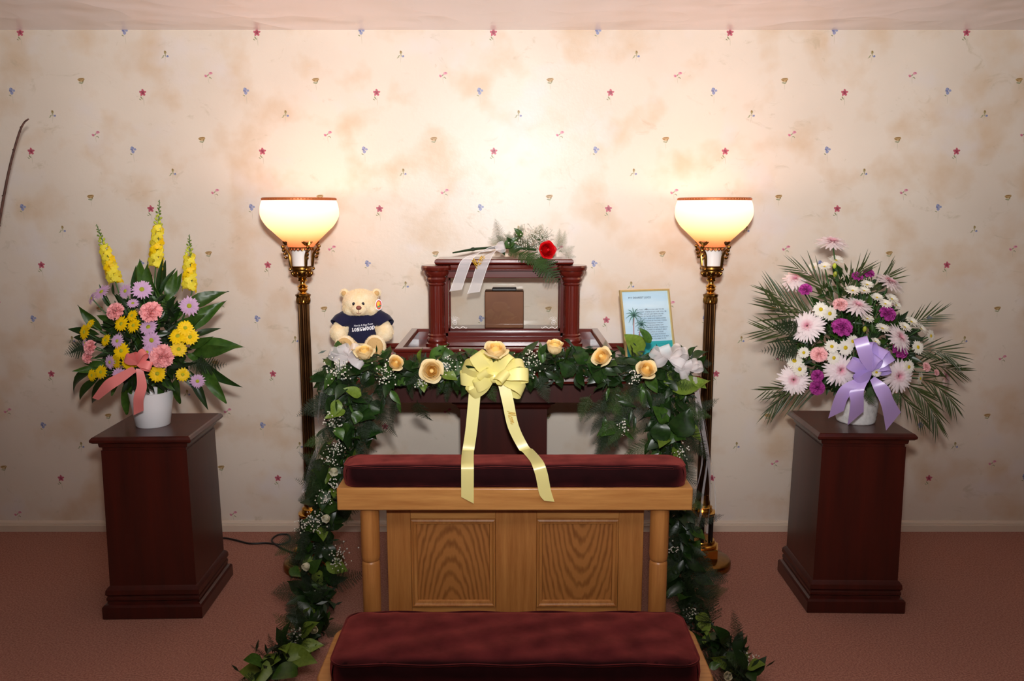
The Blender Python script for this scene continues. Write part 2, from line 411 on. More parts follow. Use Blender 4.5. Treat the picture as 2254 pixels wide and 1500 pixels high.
def motif(kind, x, z):
    d = lambda *a, **k: dab(x, z, *a, **k)
    if kind == 'R':
        d(2,-38,1.2,22,4,'stem'); d(-7,-24,3.2,9,35,'leaf'); d(-14,-31,2.2,6,60,'leaf')
        for a in (90,18,162,234,306): d(9*math.cos(R_(a)), 9*math.sin(R_(a)), 8.5, 5.6, a, 'rose', lay=2)
        d(1,-2,5,6,20,'rose_dark',lay=3); d(-4,6,3,3,0,'rose_dark',lay=3)
    elif kind == 'B':
        d(2,-36,1,22,2,'stem'); d(-9,-19,6,2.4,-25,'leaf'); d(-3,9,9,7.5,20,'blue',lay=2); d(10,3,7,5.5,10,'blue',lay=3); d(0,-8,8,7,0,'blue',lay=2)
        d(-2,0,4,5,0,'blue_dark',lay=4); d(-8,2,4,4,0,'blue_dark',lay=3); d(2,11,3,3,0,'blue_dark',lay=4)
    elif kind == 'P':
        d(-2,-22,1,18,8,'stem'); d(9,9,10,6.5,10,'pink',lay=2); d(11,11,5,3,0,'pink_dark',lay=3); d(-13,-3,8,6,-20,'pink',lay=2); d(-13,-4,4,4,0,'pink_dark',lay=3)
        d(-3,0,6,2.6,40,'leaf',lay=3); d(9,-12,6,2.2,-50,'leaf'); d(3,-10,4,1.8,60,'leaf')
    elif kind == 'Y':
        d(1,-28,1,16,5,'stem'); d(0,3,17,9,6,'gold',lay=2); d(0,7,12,2.2,4,'gold_dark',lay=3); d(-8,0,6,2,-30,'gold_dark',lay=3); d(9,-1,2,7,-35,'gold_dark',lay=3)
        d(-3,-12,10,3,-12,'leaf',lay=2); d(7,-8,6,2.4,45,'leaf',lay=3)
    else:
        d(0,-18,1,20,-8,'stem'); d(1,11,6,9,0,'olive',lay=2); d(1,14,3,5,0,'gold_dark',lay=3); d(11,-6,6,5,20,'blue',lay=2); d(12,-5,3,3,0,'blue_dark',lay=3)
        d(-8,-5,7,2.2,40,'leaf'); d(-12,-12,7,1.6,30,'leaf'); d(2,-2,2,6,0,'leaf',lay=2)
for kind, x0, z0 in (('R',-.086,2.425),('B',.396,2.431),('P',-.32,2.235),('Y',.178,2.212),('G',-.517,2.326)):
    for j in range(-1, 10):
        for k in range(-5, 6):
            z = z0 - .2683*j; x = x0 + 1.094*k + (.547 if j % 2 else 0)
            if .08 < z < 2.435 and abs(x) < 4.1: motif(kind, x, z)
struct(m.build('wall_back', [M['wall']] + PR, smooth=0), 'cream wallpaper scattered with small flowers')
m = MB()
prof = [(0,.0),(-.016,.0),(-.016,.034),(-.011,.038),(-.013,.042),(-.007,.052),(0,.054)]
m.add([(-4.2, p[0], p[1]) for p in prof] + [(4.2, p[0], p[1]) for p in prof], [(i+1, i, i+7, i+8) for i in range(6)])
struct(m.build('baseboard_back', M['trim'], smooth=0), 'cream painted baseboard')

# ------------------------------------------------------------------ pedestals
def pedestal(x, y, rz, label):
    t = thing('flower_pedestal', label, 'pedestal', (x, y, 0), rz, 'mahogany flower pedestals')
    H = .75
    m = MB(); m.rect([(-.02,H-.062),(-.012,H-.06),(-.012,H-.05),(-.004,H-.046),(-.002,H-.036),(-.002,H-.03),(.012,H-.027),(.02,H-.02),(.021,H-.012),(.014,H-.003),(.008,H)], .1735, .1735)
    m.build('top', M['mahogany'], t, 25)
    m = MB(); m.rect([(0,.125),(-.006,H-.06)], .171, .171); m.build('body', M['mahogany'], t, 25)
    m = MB(); m.rect([(.004,.068),(.012,.074),(.012,.084),(.008,.09),(.015,.1),(.013,.117),(.005,.128),(0,.132)], .171, .171); m.build('base_moulding', M['mahogany'], t, 25)
    m = MB(); m.rect([(.024,0),(.026,.004),(.026,.05),(.02,.058),(.01,.062),(.01,.07)], .171, .171); m.build('plinth', M['mahogany'], t, 25)
    return t
PL = pedestal(-1.44, -.715, R_(1.5), 'square mahogany pedestal carrying the yellow and pink flowers')
PR_ = pedestal(1.396, -.668, R_(-1.0), 'square mahogany pedestal carrying the flowers with the lavender bow')

# ------------------------------------------------------------------ floor lamps
def floor_lamp(x, y, label, spin):
    t = thing('floor_lamp', label, 'lamp', (x, y, 0), 0, 'torchiere lamps either side of the table')
    def P(yy): return px(653, yy, y).z           # height of a photo row on the lamp's axis
    s = .00196
    m = MB(); m.lathe([(.128,0),(.136,.003),(.136,.026),(.132,.032),(.126,.036),(.07,.04)], 48); m.build('base_plate', M['brass_dim'], t)
    m = MB(); m.lathe([(.088,.038),(.088,.092),(.084,.096)], 6, M=Matrix.Rotation(R_(15),4,'Z')); m.build('base_block', M['brass'], t, 20)
    m = MB(); m.lathe([(.066,.095),(.07,.1),(.07,.108),(.062,.112),(.062,.12),(.058,.126)], 32); m.build('base_step', M['brass'], t)
    cb = MB(); cb.lathe([(.0095,0),(.0095,.125)], 12)
    cm = cb.mesh('column', M['black_gloss'])
    for k in range(6):
        a = R_(60*k + 20); put(cm, 'column', t, (.047*math.cos(a), .047*math.sin(a), .125))
    m = MB(); m.lathe([(.012,.12),(.012,.26)], 12); m.build('inner_rod', M['brass'], t)
    m = MB(); m.lathe([(.058,.248),(.06,.253),(.06,.26),(.044,.264),(.046,.27),(.042,.277),(.044,.283),(.034,.29),(.03,.298)], 32); m.build('collar', M['brass'], t)
    zc = P(668)
    m = MB(); fl = lambda k: 1 - .13*(k % 3 == 0)
    m.lathe([(.034,.296),(.034,.305),(.03,.312),(.0285,.34)], 36); m.build('pole_foot', M['brass_dim'], t)
    m = MB(); m.lathe([(.0282,.335),(.0245,zc)], 60, fl=fl); m.build('pole', M['bronze'], t, 25)
    # capital of small upright leaves
    m = MB(); m.lathe([(.026,zc-.002),(.028,zc+.004),(.025,zc+.01),(.027,P(655)),(.031,P(650)),(.03,P(648)),(.018,P(646))], 24, fl=lambda k: 1+.07*(k % 2))
    for k in range(12):
        a = 2*math.pi*k/12; m.ell((.026*math.cos(a), .026*math.sin(a), (zc+P(653))/2), (.006,.006,.016), 6, 5)
    m.build('capital', M['brass_dim'], t)
    m = MB(); m.lathe([(.018,P(646)),(.013,P(643)),(.018,P(640)),(.022,P(637)),(.018,P(634)),(.024,P(631)),(.017,P(628)),(.012,P(625)),(.012,P(621)),(.02,P(619)),(.021,P(616)),(.017,P(614))], 24); m.build('spindle', M['brass'], t)
    zt = P(586)
    m = MB(); m.lathe([(.016,P(615)),(.022,P(611)),(.036,P(603)),(.044,P(598)),(.043,P(595)),(.046,P(592)),(.044,P(588)),(.047,zt),(.042,zt+.002),(.03,zt-.002)], 32)
    for k in range(14):
        a = 2*math.pi*k/14; m.ell((.036*math.cos(a), .036*math.sin(a), P(604)), (.008,.008,.016), 6, 6, M=Matrix.Rotation(a,4,'Z') @ Matrix.Rotation(R_(40),4,'Y'))
    m.build('cup', M['brass_dim'], t)
    zr = P(547)
    m = MB(); m.lathe([(.039,zt-.002),(.039,zt+.03),(.041,zr-.01),(.044,zr+.006)], 32, cap=False); m.build('glass_neck', M['opal'], t)
    m = MB(); m.tube([(.052*math.cos(a), .052*math.sin(a), zr+.005) for a in [2*math.pi*k/32 for k in range(33)]], .0028, 6)
    for k in range(20):
        a = 2*math.pi*k/20
        m.tube([(.052*math.cos(a+d), .052*math.sin(a+d), zr+.004-h) for d, h in ((-.14,0),(-.1,.009),(0,.013),(.1,.009),(.14,0))], .0018, 5)
    m.build('scallop_ring', M['brass_dim'], t)
    # four scrolled arms, each ending in a shell that holds the bowl
    ab = MB()
    ab.tube(bez([(.046,0,zt-.012),(.05,0,zt+.02),(.054,0,zt+.05),(.068,0,zr-.005),(.076,0,zr+.004),(.07,0,zr+.012)], 4), [.005+.0025*math.sin(k*.3) for k in range(21)], 7)
    ab.ell((.052,0,zt-.012), (.007,.007,.007), 8, 6)
    for q, r in ((.02,.007),(.036,.008),(.052,.008)):
        ab.ell((.062+q*.28,0,zt+.018+q), (.009,.006,r), 8, 6)
    ab.ell((.081,0,zr+.008), (.008,.009,.008), 8, 6)
    arm = ab.mesh('arm', M['brass_dim'])
    sb = MB()
    for k in range(7):
        a = R_(-54 + 18*k); L_ = .03*math.cos(a*.7)
        sb.ell((L_*.5*0+.002*abs(k-3), math.sin(a)*.016, .012+math.cos(a)*.012), (.004,.0042,.015), 6, 6, M=Matrix.Rotation(-a,4,'X'))
    shell = sb.mesh('shell', M['brass_dim'])
    for k in range(4):
        a = R_(90*k + spin)
        o = put(arm, 'arm', t, (0,0,0)); o.rotation_euler = (0,0,a)
        q = put(shell, 'shell', o, (.058,0,zr+.006)); q.rotation_euler = (0,R_(18),0)
    prof = [(.046,P(550)),(.052,P(545)),(.068,P(534)),(.09,P(523)),(.116,P(510)),(.138,P(499)),(.154,P(487)),(.1625,P(477)),(.165,P(467)),(.163,P(456)),(.158,P(446)),(.152,P(440)),(.15,P(437))]
    prof = [(p.x, p.y) for p in bez([(r, z, 0) for r, z in prof], 3)]
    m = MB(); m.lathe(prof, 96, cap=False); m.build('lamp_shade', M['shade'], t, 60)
    m = MB(); m.lathe([(.1515,P(441.5)),(.1545,P(441)),(.1555,P(438)),(.153,P(435.5)),(.149,P(436)),(.149,P(440))], 64, cap=False)
    for k in range(72):
        a = 2*math.pi*k/72; m.ell((.1545*math.cos(a), .1545*math.sin(a), P(438.6)), (.003,.003,.003), 5, 4)
    m.build('shade_rim', M['rim_trim'], t)
    zb = P(470)
    m = MB(); m.lathe([(.012,zb-.05),(.014,zb-.02),(.024,zb-.004),(.029,zb+.012),(.024,zb+.026),(.01,zb+.036),(.001,zb+.038)], 16)
    m.build('bulb', mat('bulb_glow', (255,226,180), .4, emit=(255,196,120), estr=6), t)
    m = MB(); m.lathe([(.014,P(548)),(.014,zb-.045)], 12); m.build('socket', M['brass_dim'], t)
    l = bpy.data.lights.new('bulb_light', 'POINT'); l.energy = LAMP_W; l.color = (1,.56,.43); l.shadow_soft_size = .03
    o = bpy.data.objects.new('bulb_light', l); col.objects.link(o); o.parent = t; o.location = (0,0,zb+.048)
    return t
LL = floor_lamp(-.908, -.42, 'brass torchiere lamp with glowing bowl beside the teddy bear', 35)
LR = floor_lamp(.868, -.40, 'brass torchiere lamp with glowing bowl beside the framed poem', 45)
# the left lamp's flex on the carpet
pts = [pz(*q, .006) for q in ((668,1222),(640,1216),(612,1203),(598,1190),(612,1178),(634,1178),(638,1190),(618,1199),(585,1196),(550,1197),(520,1190),(494,1185),(470,1188))]
m = MB(); m.tube([p - Vector((-.908,-.42,0)) for p in bez(pts, 6)], .0045, 6); m.build('power_cord', M['cable'], LL)

# ------------------------------------------------------------------ table
TB = thing('display_table', 'mahogany pedestal table draped with the leafy garland', 'table', (0, -.44, 0))
TZ = .965
m = MB(); m.rect([(-.01,TZ-.035),(.008,TZ-.03),(.014,TZ-.02),(.012,TZ-.01),(.004,TZ-.006),(0,TZ)], .745, .34); m.build('top', M['cherry_x'], TB, 25)
m = MB(); m.box(-.745, .745, .325, .345, TZ, TZ+.022); m.build('back_rail', M['cherry_x'], TB, 25, bevel=.004)
m = MB(); m.rect([(0,.84),(0,TZ-.033)], .455, .27); m.build('apron', M['mahogany_dark'], TB, 25, loc=(-.035,0,0))
m = MB(); m.rect([(-.02,.79),(-.01,.8),(-.008,.81),(.008,.82),(.012,.828),(.012,.84)], .205, .2); m.build('neck_moulding', M['mahogany_dark'], TB, 25, loc=(-.035,0,0))
m = MB(); m.rect([(0,.12),(0,.8)], .182, .18); m.build('column', M['mahogany_dark'], TB, 25, loc=(-.035,0,0))
m = MB(); m.rect([(.05,0),(.05,.05),(.03,.07),(.02,.11),(0,.13)], .182, .18); m.build('plinth', M['mahogany_dark'], TB, 25, loc=(-.035,0,0))

# ------------------------------------------------------------------ memorial case
CX = -.035
CS = thing('memorial_case', 'polished cherry and glass urn case with fluted columns', 'display case', (CX, -.39, TZ))
h0 = .093
m = MB(); m.rect([(0,0),(.008,.006),(.008,.02),(0,.03),(0,h0-.018),(.006,h0-.014),(.007,h0-.006),(.002,h0),(-.026,h0),(-.034,h0-.012),(-.034,.045)], .44, .285, cap=False)
m.add([(-.406,-.251,.045),(.406,-.251,.045),(.406,.251,.045),(-.406,.251,.045)], [(0,1,2,3)])
m.add([(-.44,-.285,0),(.44,-.285,0),(.44,.285,0),(-.44,.285,0)], [(3,2,1,0)])
m.build('tray', M['cherry_x'], CS, 25)
cy0, cy1 = .06, .24          # case body, local y
zb = .045
m = MB(); m.rect([(.0,zb),(.006,zb+.004),(.006,zb+.02),(-.004,zb+.03),(-.004,zb+.044)], .30, .1, M=Matrix.Translation((0,.15,0))); m.build('plinth', M['cherry_x'], CS, 25)
zt_ = .385
def colm():
    b = MB(); z0 = zb
    b.lathe([(.05,z0),(.052,z0+.006),(.05,z0+.016),(.043,z0+.02),(.047,z0+.03),(.043,z0+.042),(.039,z0+.046),(.041,z0+.054),(.036,z0+.06)], 32)
    return b
cb = colm(); cbm = cb.mesh('column_base', M['cherry'])
b = MB(); b.lathe([(.036,zb+.058),(.036,zt_-.062)], 80, fl=lambda k: 1-(.055,.03,0,.03)[k % 4]); cshaft = b.mesh('column', M['cherry'], 60)
b = MB(); b.lathe([(.036,zt_-.066),(.041,zt_-.058),(.037,zt_-.052),(.044,zt_-.046),(.047,zt_-.036),(.043,zt_-.028),(.05,zt_-.022),(.056,zt_-.01),(.056,zt_)], 32); ccap = b.mesh('capital', M['cherry'])
for sx in (-1, 1):
    o = put(cshaft, 'column', CS, (.30*sx, .05, 0)); put(cbm, 'column_base', o); put(ccap, 'capital', o)
m = MB()
m.box(-.36,.36, .03,.25, zt_, zt_+.002)
for sx in (-1, 1): m.lathe([(.056,zt_),(.066,zt_+.004),(.068,zt_+.016),(.064,zt_+.024)], 32, M=Matrix.Translation((.30*sx,.05,0)))
m.rect([(0,zt_),(.008,zt_+.004),(.01,zt_+.014),(.006,zt_+.024)], .30, .1, M=Matrix.Translation((0,.15,0)))
m.build('cornice', M['cherry_x'], CS, 25)
m = MB(); m.rect([(-.01,zt_+.022),(.004,zt_+.028),(.008,zt_+.036),(.006,zt_+.046),(0,zt_+.05)], .30, .095, M=Matrix.Translation((0,.15,0))); m.build('lid', M['cherry_x'], CS, 25)
fm = MB()
fx = .25
for sx in (-1, 1):
    for yy in (.075, .225): fm.box(sx*(fx+.0)-.0, sx*(fx+.035), yy-.014, yy+.014, zb+.04, zt_) if sx > 0 else fm.box(-(fx+.035), -fx, yy-.014, yy+.014, zb+.04, zt_)
fm.build('post', M['cherry'], CS, 25, bevel=.002)
fm = MB(); fm.box(-fx-.03, fx+.03, .061, .089, zt_-.034, zt_); fm.box(-fx-.03, fx+.03, .211, .239, zt_-.034, zt_); fm.build('top_rail', M['cherry_x'], CS, 25, bevel=.003)
fm = MB(); fm.box(-fx-.03, fx+.03, .061, .089, zb+.042, zb+.062); fm.box(-fx-.03, fx+.03, .211, .239, zb+.042, zb+.062); fm.build('bottom_rail', M['cherry_x'], CS, 25, bevel=.003)
def pane(x0,x1,y0,y1):
    b = MB(); b.add([(x0,y0,zb+.06),(x1,y1,zb+.06),(x1,y1,zt_-.032),(x0,y0,zt_-.032)], [(0,1,2,3)]); return b.build('glass_pane', M['glass'], CS, 0)
GP = pane(-fx,fx,.074,.074); pane(-fx,fx,.226,.226); pane(-fx-.02,-fx-.02,.08,.22); pane(fx+.02,fx+.02,.08,.22)
m = MB(); m.box(-.245,.245,.09,.21,zb+.04,zb+.075); m.build('inner_floor', M['cherry_x'], CS, 25)
# etched flourishes in the lower corners of the front pane
m = MB()
for sx in (-1, 1):
    def fl2(pts, r=.0016): m.tube([(sx*p[0], .0725, zb+.075+p[1]) for p in bez(pts, 5)], r, 4)
    fl2([(.24,.012),(.228,.003),(.215,.01),(.2,.004),(.186,.011),(.172,.004),(.168,.008)])
    sp = [(.222+.012*(1-k/16)*math.cos(k*.75), .028+.012*(1-k/16)*math.sin(k*.75)) for k in range(15)]
    fl2(sp, .0014)
    for k in range(5): a = R_(40+25*k); fl2([(.222,.036),(.222+.016*math.cos(a), .036+.016*math.sin(a)),(.222+.024*math.cos(a+.25), .036+.022*math.sin(a+.25))], .001)
m.build('etching', M['etch'], GP)
# the bronze urn box inside
UB = thing('urn_box', 'plain bronze cube urn inside the glass case', 'urn', (-.035, -.24, TZ+zb+.075))
m = MB(); m.box(-.088,.088,-.045,.045,0,.168); m.build('body', M['urn_bronze'], UB, 25, bevel=.003)
m = MB(); m.box(-.055,.055,-.03,.03,.168,.18); m.build('black_lid', M['black'], UB, 25, bevel=.003)

# ------------------------------------------------------------------ kneeler and cushions
KX = .01
KN = thing('kneeler', 'oak prayer kneeler with panelled front and turned legs', 'kneeler', (KX, -1.15, 0))
m = MB(); m.box(-.64,.64, .0,.18, .546,.63); m.build('armrest', M['oak_x'], KN, 25, bevel=.005)
lb = MB()
lb.lathe([(.031,.10),(.033,.13),(.033,.328),(.0315,.333),(.0285,.337),(.0315,.341),(.033,.346),(.0345,.36),(.0345,.55)], 28)
lm = lb.mesh('leg', M['oak_z'])
for x in (-.532, .532): put(lm, 'leg', KN, (x, .05, 0))
m = MB(); m.box(-.64,.64,-.44,-.05,.03,.13)
tray = m.build('kneeling_board', M['oak_x'], KN, 25)
# rounded plan corners
me = bmesh.new(); me.from_mesh(tray.data)
ed = [e for e in me.edges if abs(e.verts[0].co.z - e.verts[1].co.z) > .05]
bmesh.ops.bevel(me, geom=ed, offset=.07, segments=8, affect='EDGES', profile=.5)
me.to_mesh(tray.data); me.free()
tray.data.polygons.foreach_set('use_smooth', [True]*len(tray.data.polygons)); tray.data.set_sharp_from_angle(angle=R_(30))
b = tray.modifiers.new('bevel','BEVEL'); b.width = .006; b.segments = 2; b.limit_method = 'ANGLE'
fb = MB(); fb.box(-.035,.035,-.06,.06,0,.034); fbm = fb.mesh('foot', M['oak_z'])
for x in (-.54,.54):
    for y in (-.33,-.12): put(fbm, 'foot', KN, (x,y,0))
# back panel: stiles, rails, two raised panels in mouldings
py = .115
def zat(yy): return px(1130, yy, -1.15+py).z
zA, zB = zat(1143), zat(1337)
pxl = lambda X, yy=1230: px(X, yy, -1.15+py).x - KX
xs = [pxl(853), pxl(905), pxl(1091), pxl(1181), pxl(1361), pxl(1415)]
for x0, x1 in ((xs[0],xs[1]),(xs[2],xs[3]),(xs[4],xs[5])):
    m = MB(); m.box(x0,x1,py,py+.022,.06,.56); m.build('stile', M['oak_z'], KN, 25, bevel=.002)
for x0, x1 in ((xs[1],xs[2]),(xs[3],xs[4])):
    m = MB(); m.box(x0,x1,py+.001,py+.02,.06,zB); m.build('rail', M['oak_x'], KN, 25, bevel=.002)
    m = MB(); m.box(x0,x1,py+.001,py+.02,zA,.56); m.build('rail', M['oak_x'], KN, 25, bevel=.002)
    cx, cz, hx, hz = (x0+x1)/2, (zA+zB)/2, (x1-x0)/2, (zA-zB)/2
    rot = Matrix.Translation((cx, py, cz)) @ Matrix.Rotation(math.pi/2, 4, 'X')
    m = MB(); m.rect([(0,-.004),(-.002,.004),(-.008,.006),(-.011,.001),(-.016,-.002),(-.021,-.003),(-.024,-.012)], hx, hz, M=rot, cap=False); m.build('panel_moulding', M['oak_z'], KN, 20)
    m = MB(); m.box(-hx+.002,hx-.002,0,.006,-hz,hz); pn = m.build('panel', M['oak_panel' if cx < 0 else 'oak_panel2'], KN, 0, loc=(cx,py+.012,cz))
def cushion(name, label, x, y, z, hx, hy, h, wr, sag=0):
    b = MB(); NX, NY, rc = 64, 20, .05
    def outline(u):      # superellipse plan
        a = 2*math.pi*u; c, s_ = math.cos(a), math.sin(a); e = .16
        return (math.copysign(abs(c)**e, c), math.copysign(abs(s_)**e, s_))
    t = thing(name, label, 'cushion', (x, y, z))
    # top surface
    rr = random.Random(wr)
    ph = [rr.uniform(0,6) for _ in range(6)]
    def hgt(X, Y):
        e = max(abs(X)**8, abs(Y)**6); d = (1-e)
        return .012*d**.5 + sag*(.0016*math.sin(X*23+Y*3+ph[0])*d + .0014*math.sin(X*11-Y*9+ph[1])*d) + sag*(.002*math.sin(X*34+ph[2]+Y*2)*(abs(X)>.7)*(1-d*.6))
    b.grid(lambda u, v: ((2*u-1)*hx, (2*v-1)*hy, h + hgt(2*u-1, 2*v-1)), 96, 24)
    # walls with a soft belly
    def wall(p0, p1, n, nx, ny):
        b.grid(lambda u, v: (p0[0]+(p1[0]-p0[0])*u + nx*(.007*math.sin(math.pi*v)+.0015*math.sin(u*40)*math.sin(math.pi*v)), p0[1]+(p1[1]-p0[1])*u + ny*(.007*math.sin(math.pi*v)+.0015*math.sin(u*40)*math.sin(math.pi*v)), h*v), n, 6)
    wall((-hx,-hy),(hx,-hy),96,0,-1); wall((hx,-hy),(hx,hy),24,1,0); wall((hx,hy),(-hx,hy),96,0,1); wall((-hx,hy),(-hx,-hy),24,-1,0)
    bm = bmesh.new()
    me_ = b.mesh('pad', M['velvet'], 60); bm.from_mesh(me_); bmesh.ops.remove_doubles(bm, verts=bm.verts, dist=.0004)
    # pull the plan corners in to round them
    for v in bm.verts:
        dx = abs(v.co.x) - (hx - rc); dy = abs(v.co.y) - (hy - rc)
        if dx > 0 and dy > 0:
            L = math.hypot(dx, dy); M_ = max(dx, dy)
            f = M_/L
            v.co.x = math.copysign(hx - rc + dx*f, v.co.x); v.co.y = math.copysign(hy - rc + dy*f, v.co.y)
    bm.to_mesh(me_); bm.free(); me_.polygons.foreach_set('use_smooth', [True]*len(me_.polygons))
    put(me_, 'pad', t)
    def loop(zz, r):
        pts = []
        for k in range(161):
            a = 2*math.pi*k/160; 
            X = max(-hx, min(hx, hx*1.5*math.cos(a))); Y = max(-hy, min(hy, hy*1.5*math.sin(a)))
        n = []
        for (sx, sy, a0) in ((1,-1,-90),(1,1,0),(-1,1,90),(-1,-1,180)):
            for k in range(9):
                a = R_(a0 + 90*k/8); n.append((sx*(hx-rc)+rc*math.cos(a)*1.0, sy*(hy-rc)+rc*math.sin(a)*1.0))
        dense = []
        for i in range(len(n)):
            p, q = n[i], n[(i+1) % len(n)]; L = math.hypot(q[0]-p[0], q[1]-p[1]); c = max(1, int(L/.03))
            for k in range(c): dense.append((p[0]+(q[0]-p[0])*k/c, p[1]+(q[1]-p[1])*k/c, zz + (.0025*math.sin((p[0]+(q[0]-p[0])*k/c)*24+wr) if r > .003 else 0)))
        dense.append(dense[0]); return MB().tube(dense, r, 6)
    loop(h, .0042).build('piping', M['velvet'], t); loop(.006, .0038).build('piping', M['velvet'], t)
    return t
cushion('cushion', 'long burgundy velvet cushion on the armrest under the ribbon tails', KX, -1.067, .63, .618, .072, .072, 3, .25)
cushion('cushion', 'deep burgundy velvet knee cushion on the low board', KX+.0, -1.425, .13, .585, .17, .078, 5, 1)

# ------------------------------------------------------------------ leaf and flower stock
def leaf_mesh(name, wd, mt, curl=.25, tip=1.0, fold=.12, n=7, wob=.0, asym=0):
    b = MB()
    def fn(u, v):
        s = 2*u-1; wv = wd*(max(0, math.sin(math.pi*min(1, v**(.84 if tip > 1.2 else .74)*.985+.012)))**.95)*(1-.12*v*tip)
        return (s*wv + asym*math.sin(v*3)*.08, v, abs(s)*fold*wv*2.2 - curl*v*v + wob*math.sin(v*7+s*2)*.05)
    b.grid(fn, 4, n); return b.mesh(name, mt, 180)
LEAF = [leaf_mesh('leaf', .26, M['green1'], .28), leaf_mesh('leaf', .30, M['green2'], .18, wob=1), leaf_mesh('leaf', .24, M['green2'], .35, asym=1),
        leaf_mesh('leaf', .30, M['green1'], .1, wob=1), leaf_mesh('leaf', .29, M['green3'], .22, wob=.6)]
LONG = [leaf_mesh('leaf', .13, M['green2'], .3, 1.6, .15), leaf_mesh('leaf', .16, M['green1'], .22, 1.5, .15, wob=.7), leaf_mesh('leaf', .11, M['green2'], .45, 1.4, .2, asym=1)]
BLADE = leaf_mesh('leaflet', .028, M['palm'], .12, 1.2, .25, 6)
def frond_mesh(name, mt, pairs=15, wid=.32, fine=7, arch=.2, solid=False, thin=.5):
    b = MB(); rr = random.Random(pairs + int(wid*100))
    def ax(t): return Vector((.05*math.sin(t*3), t, -arch*t*t))
    b.tube([ax(k/8) for k in range(9)], [.008*(1-.8*k/8) for k in range(9)], 4)
    for i in range(pairs):
        t = .12 + .86*i/pairs; L = wid*(math.sin(math.pi*min(1,(t*.8+.2)))**.6)*(1.05-t*.75)*rr.uniform(.85,1.1)
        for s in (-1, 1):
            d = Vector((s*math.sin(R_(62)), math.cos(R_(62)), rr.uniform(-.25,.25))).normalized(); p = ax(t)
            nrm = d.cross(Vector((0,0,1))).normalized()
            if solid:
                wdt = L*.17
                for q in range(fine):
                    f = q/fine; e = p + d*L*f; l2 = wdt*(1-f*.75)
                    for s2 in (-1, 1):
                        g = (nrm*s2 + d*.8).normalized()
                        b.add([e - d*L*.05, e + d*L*.11, e + g*l2*1.3], [(0,1,2)])
                b.add([p - nrm*.004, p + nrm*.004, p + d*L], [(0,1,2)])
            else:
                b.add([p - nrm*.004, p + nrm*.004, p + d*L], [(0,1,2)])
                for q in range(fine):
                    f = (q+.6)/fine; e = p + d*L*f; l2 = L*.24*(1-f*.6)
                    for s2 in (-1, 1):
                        g = (nrm*s2*.8 + d + Vector((0,0,rr.uniform(-.6,.6)))).normalized()
                        b.add([e - d*.007*thin, e + d*.007*thin, e + g*l2], [(0,1,2)])
    return b.mesh(name, mt, 0)
FERN = [frond_mesh('fern_frond', M['fern'], 24, .3, 8, .2, thin=1.3), frond_mesh('fern_frond', M['fern_dark'], 22, .38, 9, .35, thin=1.3), frond_mesh('fern_frond', M['fern_dark'], 26, .26, 8, .1, thin=1.3), frond_mesh('fern_frond', M['fern_pale'], 18, .3, 7, .15, thin=.8)]
LEATHER = [frond_mesh('fern_frond', M['fern'], 12, .42, 8, .15, True), frond_mesh('fern_frond', M['fern_dark'], 12, .38, 8, .25, True)]
def daisy_mesh(name, n, mt, r0=.18, wd=.13, layers=2, cup=.15, notch=0, tipm=0, wob=.08, seed=1):
    b = MB(); rr = random.Random(seed)
    for l in range(layers):
        for k in range(n):
            a = 2*math.pi*(k + .5*l)/n + rr.uniform(-.07,.07); L = (1-.13*l)*rr.uniform(.9,1.04); tw = rr.uniform(-.4,.4)
            c = cup + .22*l + rr.uniform(-wob,wob)
            Mx = Matrix.Rotation(a,4,'Z')
            def fn(u, v, L=L, c=c, tw=tw):
                s = 2*u-1; w_ = wd*(.35+.65*math.sin(math.pi*(.18+.7*v)))*(1 if v < .99 else .45)
                rad = r0 + (L-r0)*v
                return (rad, s*w_*.5, c*rad*(1-.35*rad) - .12*v*v + abs(s)*.02 + tw*s*w_*.25*v)
            b.grid(fn, 2, 4, 0, Mx)
    return b.mesh(name, mt, 180)
def eye_mesh(mt, r=.2):
    b = MB(); b.ell((0,0,.05), (r,r,r*.5), 12, 8); return b.mesh('flower_center', mt)
def carnation_mesh(mt, seed=1):
    b = MB(); rr = random.Random(seed)
    for l in range(6):
        ang = 5 + 16*l; n = (9,8,7,6,5,3)[l]
        for k in range(n):
            a = 2*math.pi*k/n + l*.7 + rr.uniform(-.2,.2); el = R_(ang + rr.uniform(-7,7)); L = rr.uniform(.86,1.04)*(1-.03*l)
            ph = rr.uniform(0,6); sp = math.pi/n*1.9
            def fn(u, v, a=a, el=el, L=L, ph=ph, sp=sp, l=l):
                s = 2*u-1; th = s*sp*(.35+.65*v); rad = L*(.15+.85*v)*(1 - (.14*abs(math.sin(11*s+ph)) if v > .95 else 0))
                e = el + (.20*math.sin(5*s+ph) + .10*math.sin(13*s+ph*2))*v*v
                return (rad*math.cos(e)*math.cos(a+th), rad*math.cos(e)*math.sin(a+th), rad*math.sin(e)*.8)
            b.grid(fn, 14, 3)
    return b.mesh('carnation', mt, 180)
def petal_fn(R0, h, span, flare, wav=0, ph=0, inward=0):
    """cupped rose petal: swells from the base, stands up, lip rolled outward"""
    def fn(u, v):
        s = 2*u-1; f = max(0, v-.72)/.28
        th = s*span*(.5+.5*math.sin(math.pi*(.12+.5*v)))
        rad = R0*(.22+.78*math.sin(math.pi*.5*min(1, v*1.35))**.8) - inward*R0*max(0, v-.5) + flare*f*f*(1-.35*abs(s)) + wav*math.sin(4*s+ph)*v
        z = -.45 + h*(v - .26*abs(s)**3*v) - flare*.55*f*f + wav*math.sin(5*s+ph)*v*v
        return (rad*math.cos(th), rad*math.sin(th), z)
    return fn
